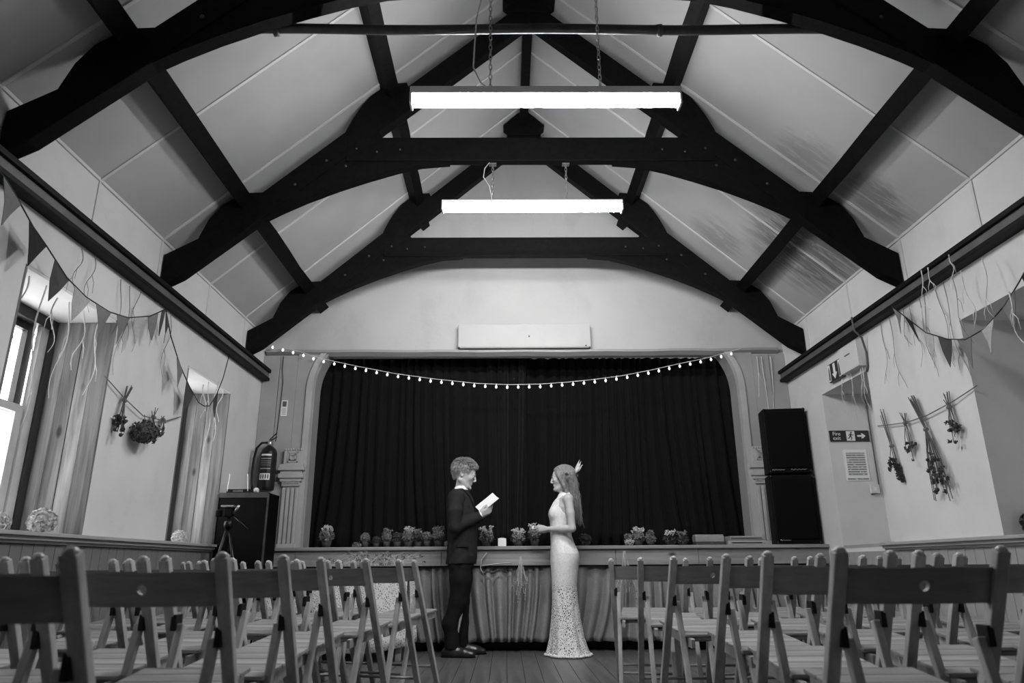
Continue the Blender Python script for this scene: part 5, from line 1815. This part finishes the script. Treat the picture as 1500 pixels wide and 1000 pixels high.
for i in range(n):
    a = 2 * math.pi * i / n
    w = 1 + .05 * math.sin(a * 7 + 1) + .03 * math.sin(a * 13)
    hm.ball(Bp(-.005 + .195 * w * math.cos(a), .235 * w * math.sin(a), .014), .014, 6, 4)
hm.build('scalloped_hem', 'dress_top', dr, True)
# long hair: cap plus strands down the back
Hb = Field((-.22, -.14, 1.15), (.20, .14, 1.72), .004)
Hb.ell(PB(-.020, 0, .036), (.112, .088, .096), .01)
Hb.chain([PB(-.085, 0, .02), PB(-.10, 0, -.08), PB(-.105, 0, -.20), PB(-.125, 0, -.30)], [.058, .050, .042, .026], .03, sy=1.35)
for sy in (-1, 1):
    Hb.chain([PB(.045, sy * .066, .06), PB(.028, sy * .082, .0), PB(.0, sy * .085, -.08), PB(-.02, sy * .085, -.15)], [.016, .018, .018, .012], .02)
Hb.ell(PB(.082, 0, -.030), (.070, .066, .112), .012, '-')
Hb.noise(.0012, 50, 6)
hb = Hb.build('hair', 'hair_f', bride, (0, 0, 0), 0)
rn = random.Random(9)
hs = MB()
for i in range(340):
    sy = rn.uniform(-1, 1)
    x0 = rn.uniform(-.128, -.05); z0 = rn.uniform(-.10, .05)
    L = rn.uniform(.22, .40)
    pts = []
    ph = rn.uniform(0, 6)
    for k in range(11):
        t = k / 10
        pts.append(Bp(*PB(x0 - .022 * t + .010 * math.sin(ph + t * 11) * t - .012 * (1 - abs(sy)), sy * .086 * (1 - .35 * t) + .008 * math.cos(ph + t * 10) * t, z0 - L * t)))
    hs.tube(pts, [.0042 * (1 - .8 * k / 10) for k in range(11)], 4, False)
for i in range(420):
    t, a = rn.uniform(math.pi * .22, math.pi * 1.78), rn.uniform(.0, .55)
    pts = []
    for k in range(9):
        q = a + k * .15
        bk_ = 1 if math.cos(t) < 0 else .86
        pts.append(Bp(*PB(-.020 + .1125 * math.sin(q) * math.cos(t) * bk_ - .010 * k / 8, .0885 * math.sin(q) * math.sin(t), .036 + .0975 * math.cos(q))))
    hs.tube(pts, .0026, 4, False)
for i in range(90):
    sy = rn.choice((-1, 1)); ph = rn.uniform(0, 6); x0 = rn.uniform(-.01, .05); L = rn.uniform(.10, .22)
    pts = []
    for k in range(9):
        t = k / 8
        pts.append(Bp(*PB(x0 - .045 * t + .006 * math.sin(ph + t * 8), sy * (.072 + .016 * math.sin(t * 3) + rn.uniform(0, .003)), .055 - L * t)))
    hs.tube(pts, [.0035 * (1 - .7 * k / 8) for k in range(9)], 4, False)
hs.build('hair_strands', 'hair_f', hb, True)
# braid band, flowers and feathers in the hair
fp = MB()
for k in range(9):
    fp.ball(Bp(*PB(-.035 - .012 * k, .090 - .006 * k, .03 - .004 * k)), .013, 6, 4)
for k in range(14):
    petals(fp, Bp(*PB(-.10 - rn.uniform(0, .04), rn.uniform(-.05, .07), .03 + rn.uniform(-.03, .02))), .012, 8, .02)
fp.build('flower_hairpiece', 'petal_dark', hb)
ft = MB()
for k, (dx, dz) in enumerate(((-.07, .13), (-.085, .10), (-.055, .145))):
    a = Bp(*PB(-.118, .05 - .02 * k, .02)); e = a + Vector((dx, .01 * k, dz))
    m = (a + e) / 2; sd = Vector((dz, 0, -dx)).normalized() * .013
    th = Vector((0, .0012, 0))
    ft.add([a - th, m - sd - th, e - th, m + sd - th, a + th, m - sd + th, e + th, m + sd + th], [(0, 1, 2, 3), (7, 6, 5, 4), (0, 4, 5, 1), (1, 5, 6, 2), (2, 6, 7, 3), (3, 7, 4, 0)])
ft.build('feather', 'petal_pale', hb)
rg = MB().box(.245, .285, 6.83, 6.86, 1.09, 1.112).build('folded_note', 'white_paper', None, bevel=.003)
tag(rg, 'small folded white note held at the bride\'s fingertips', 'note')
bpy.context.view_layer.update()
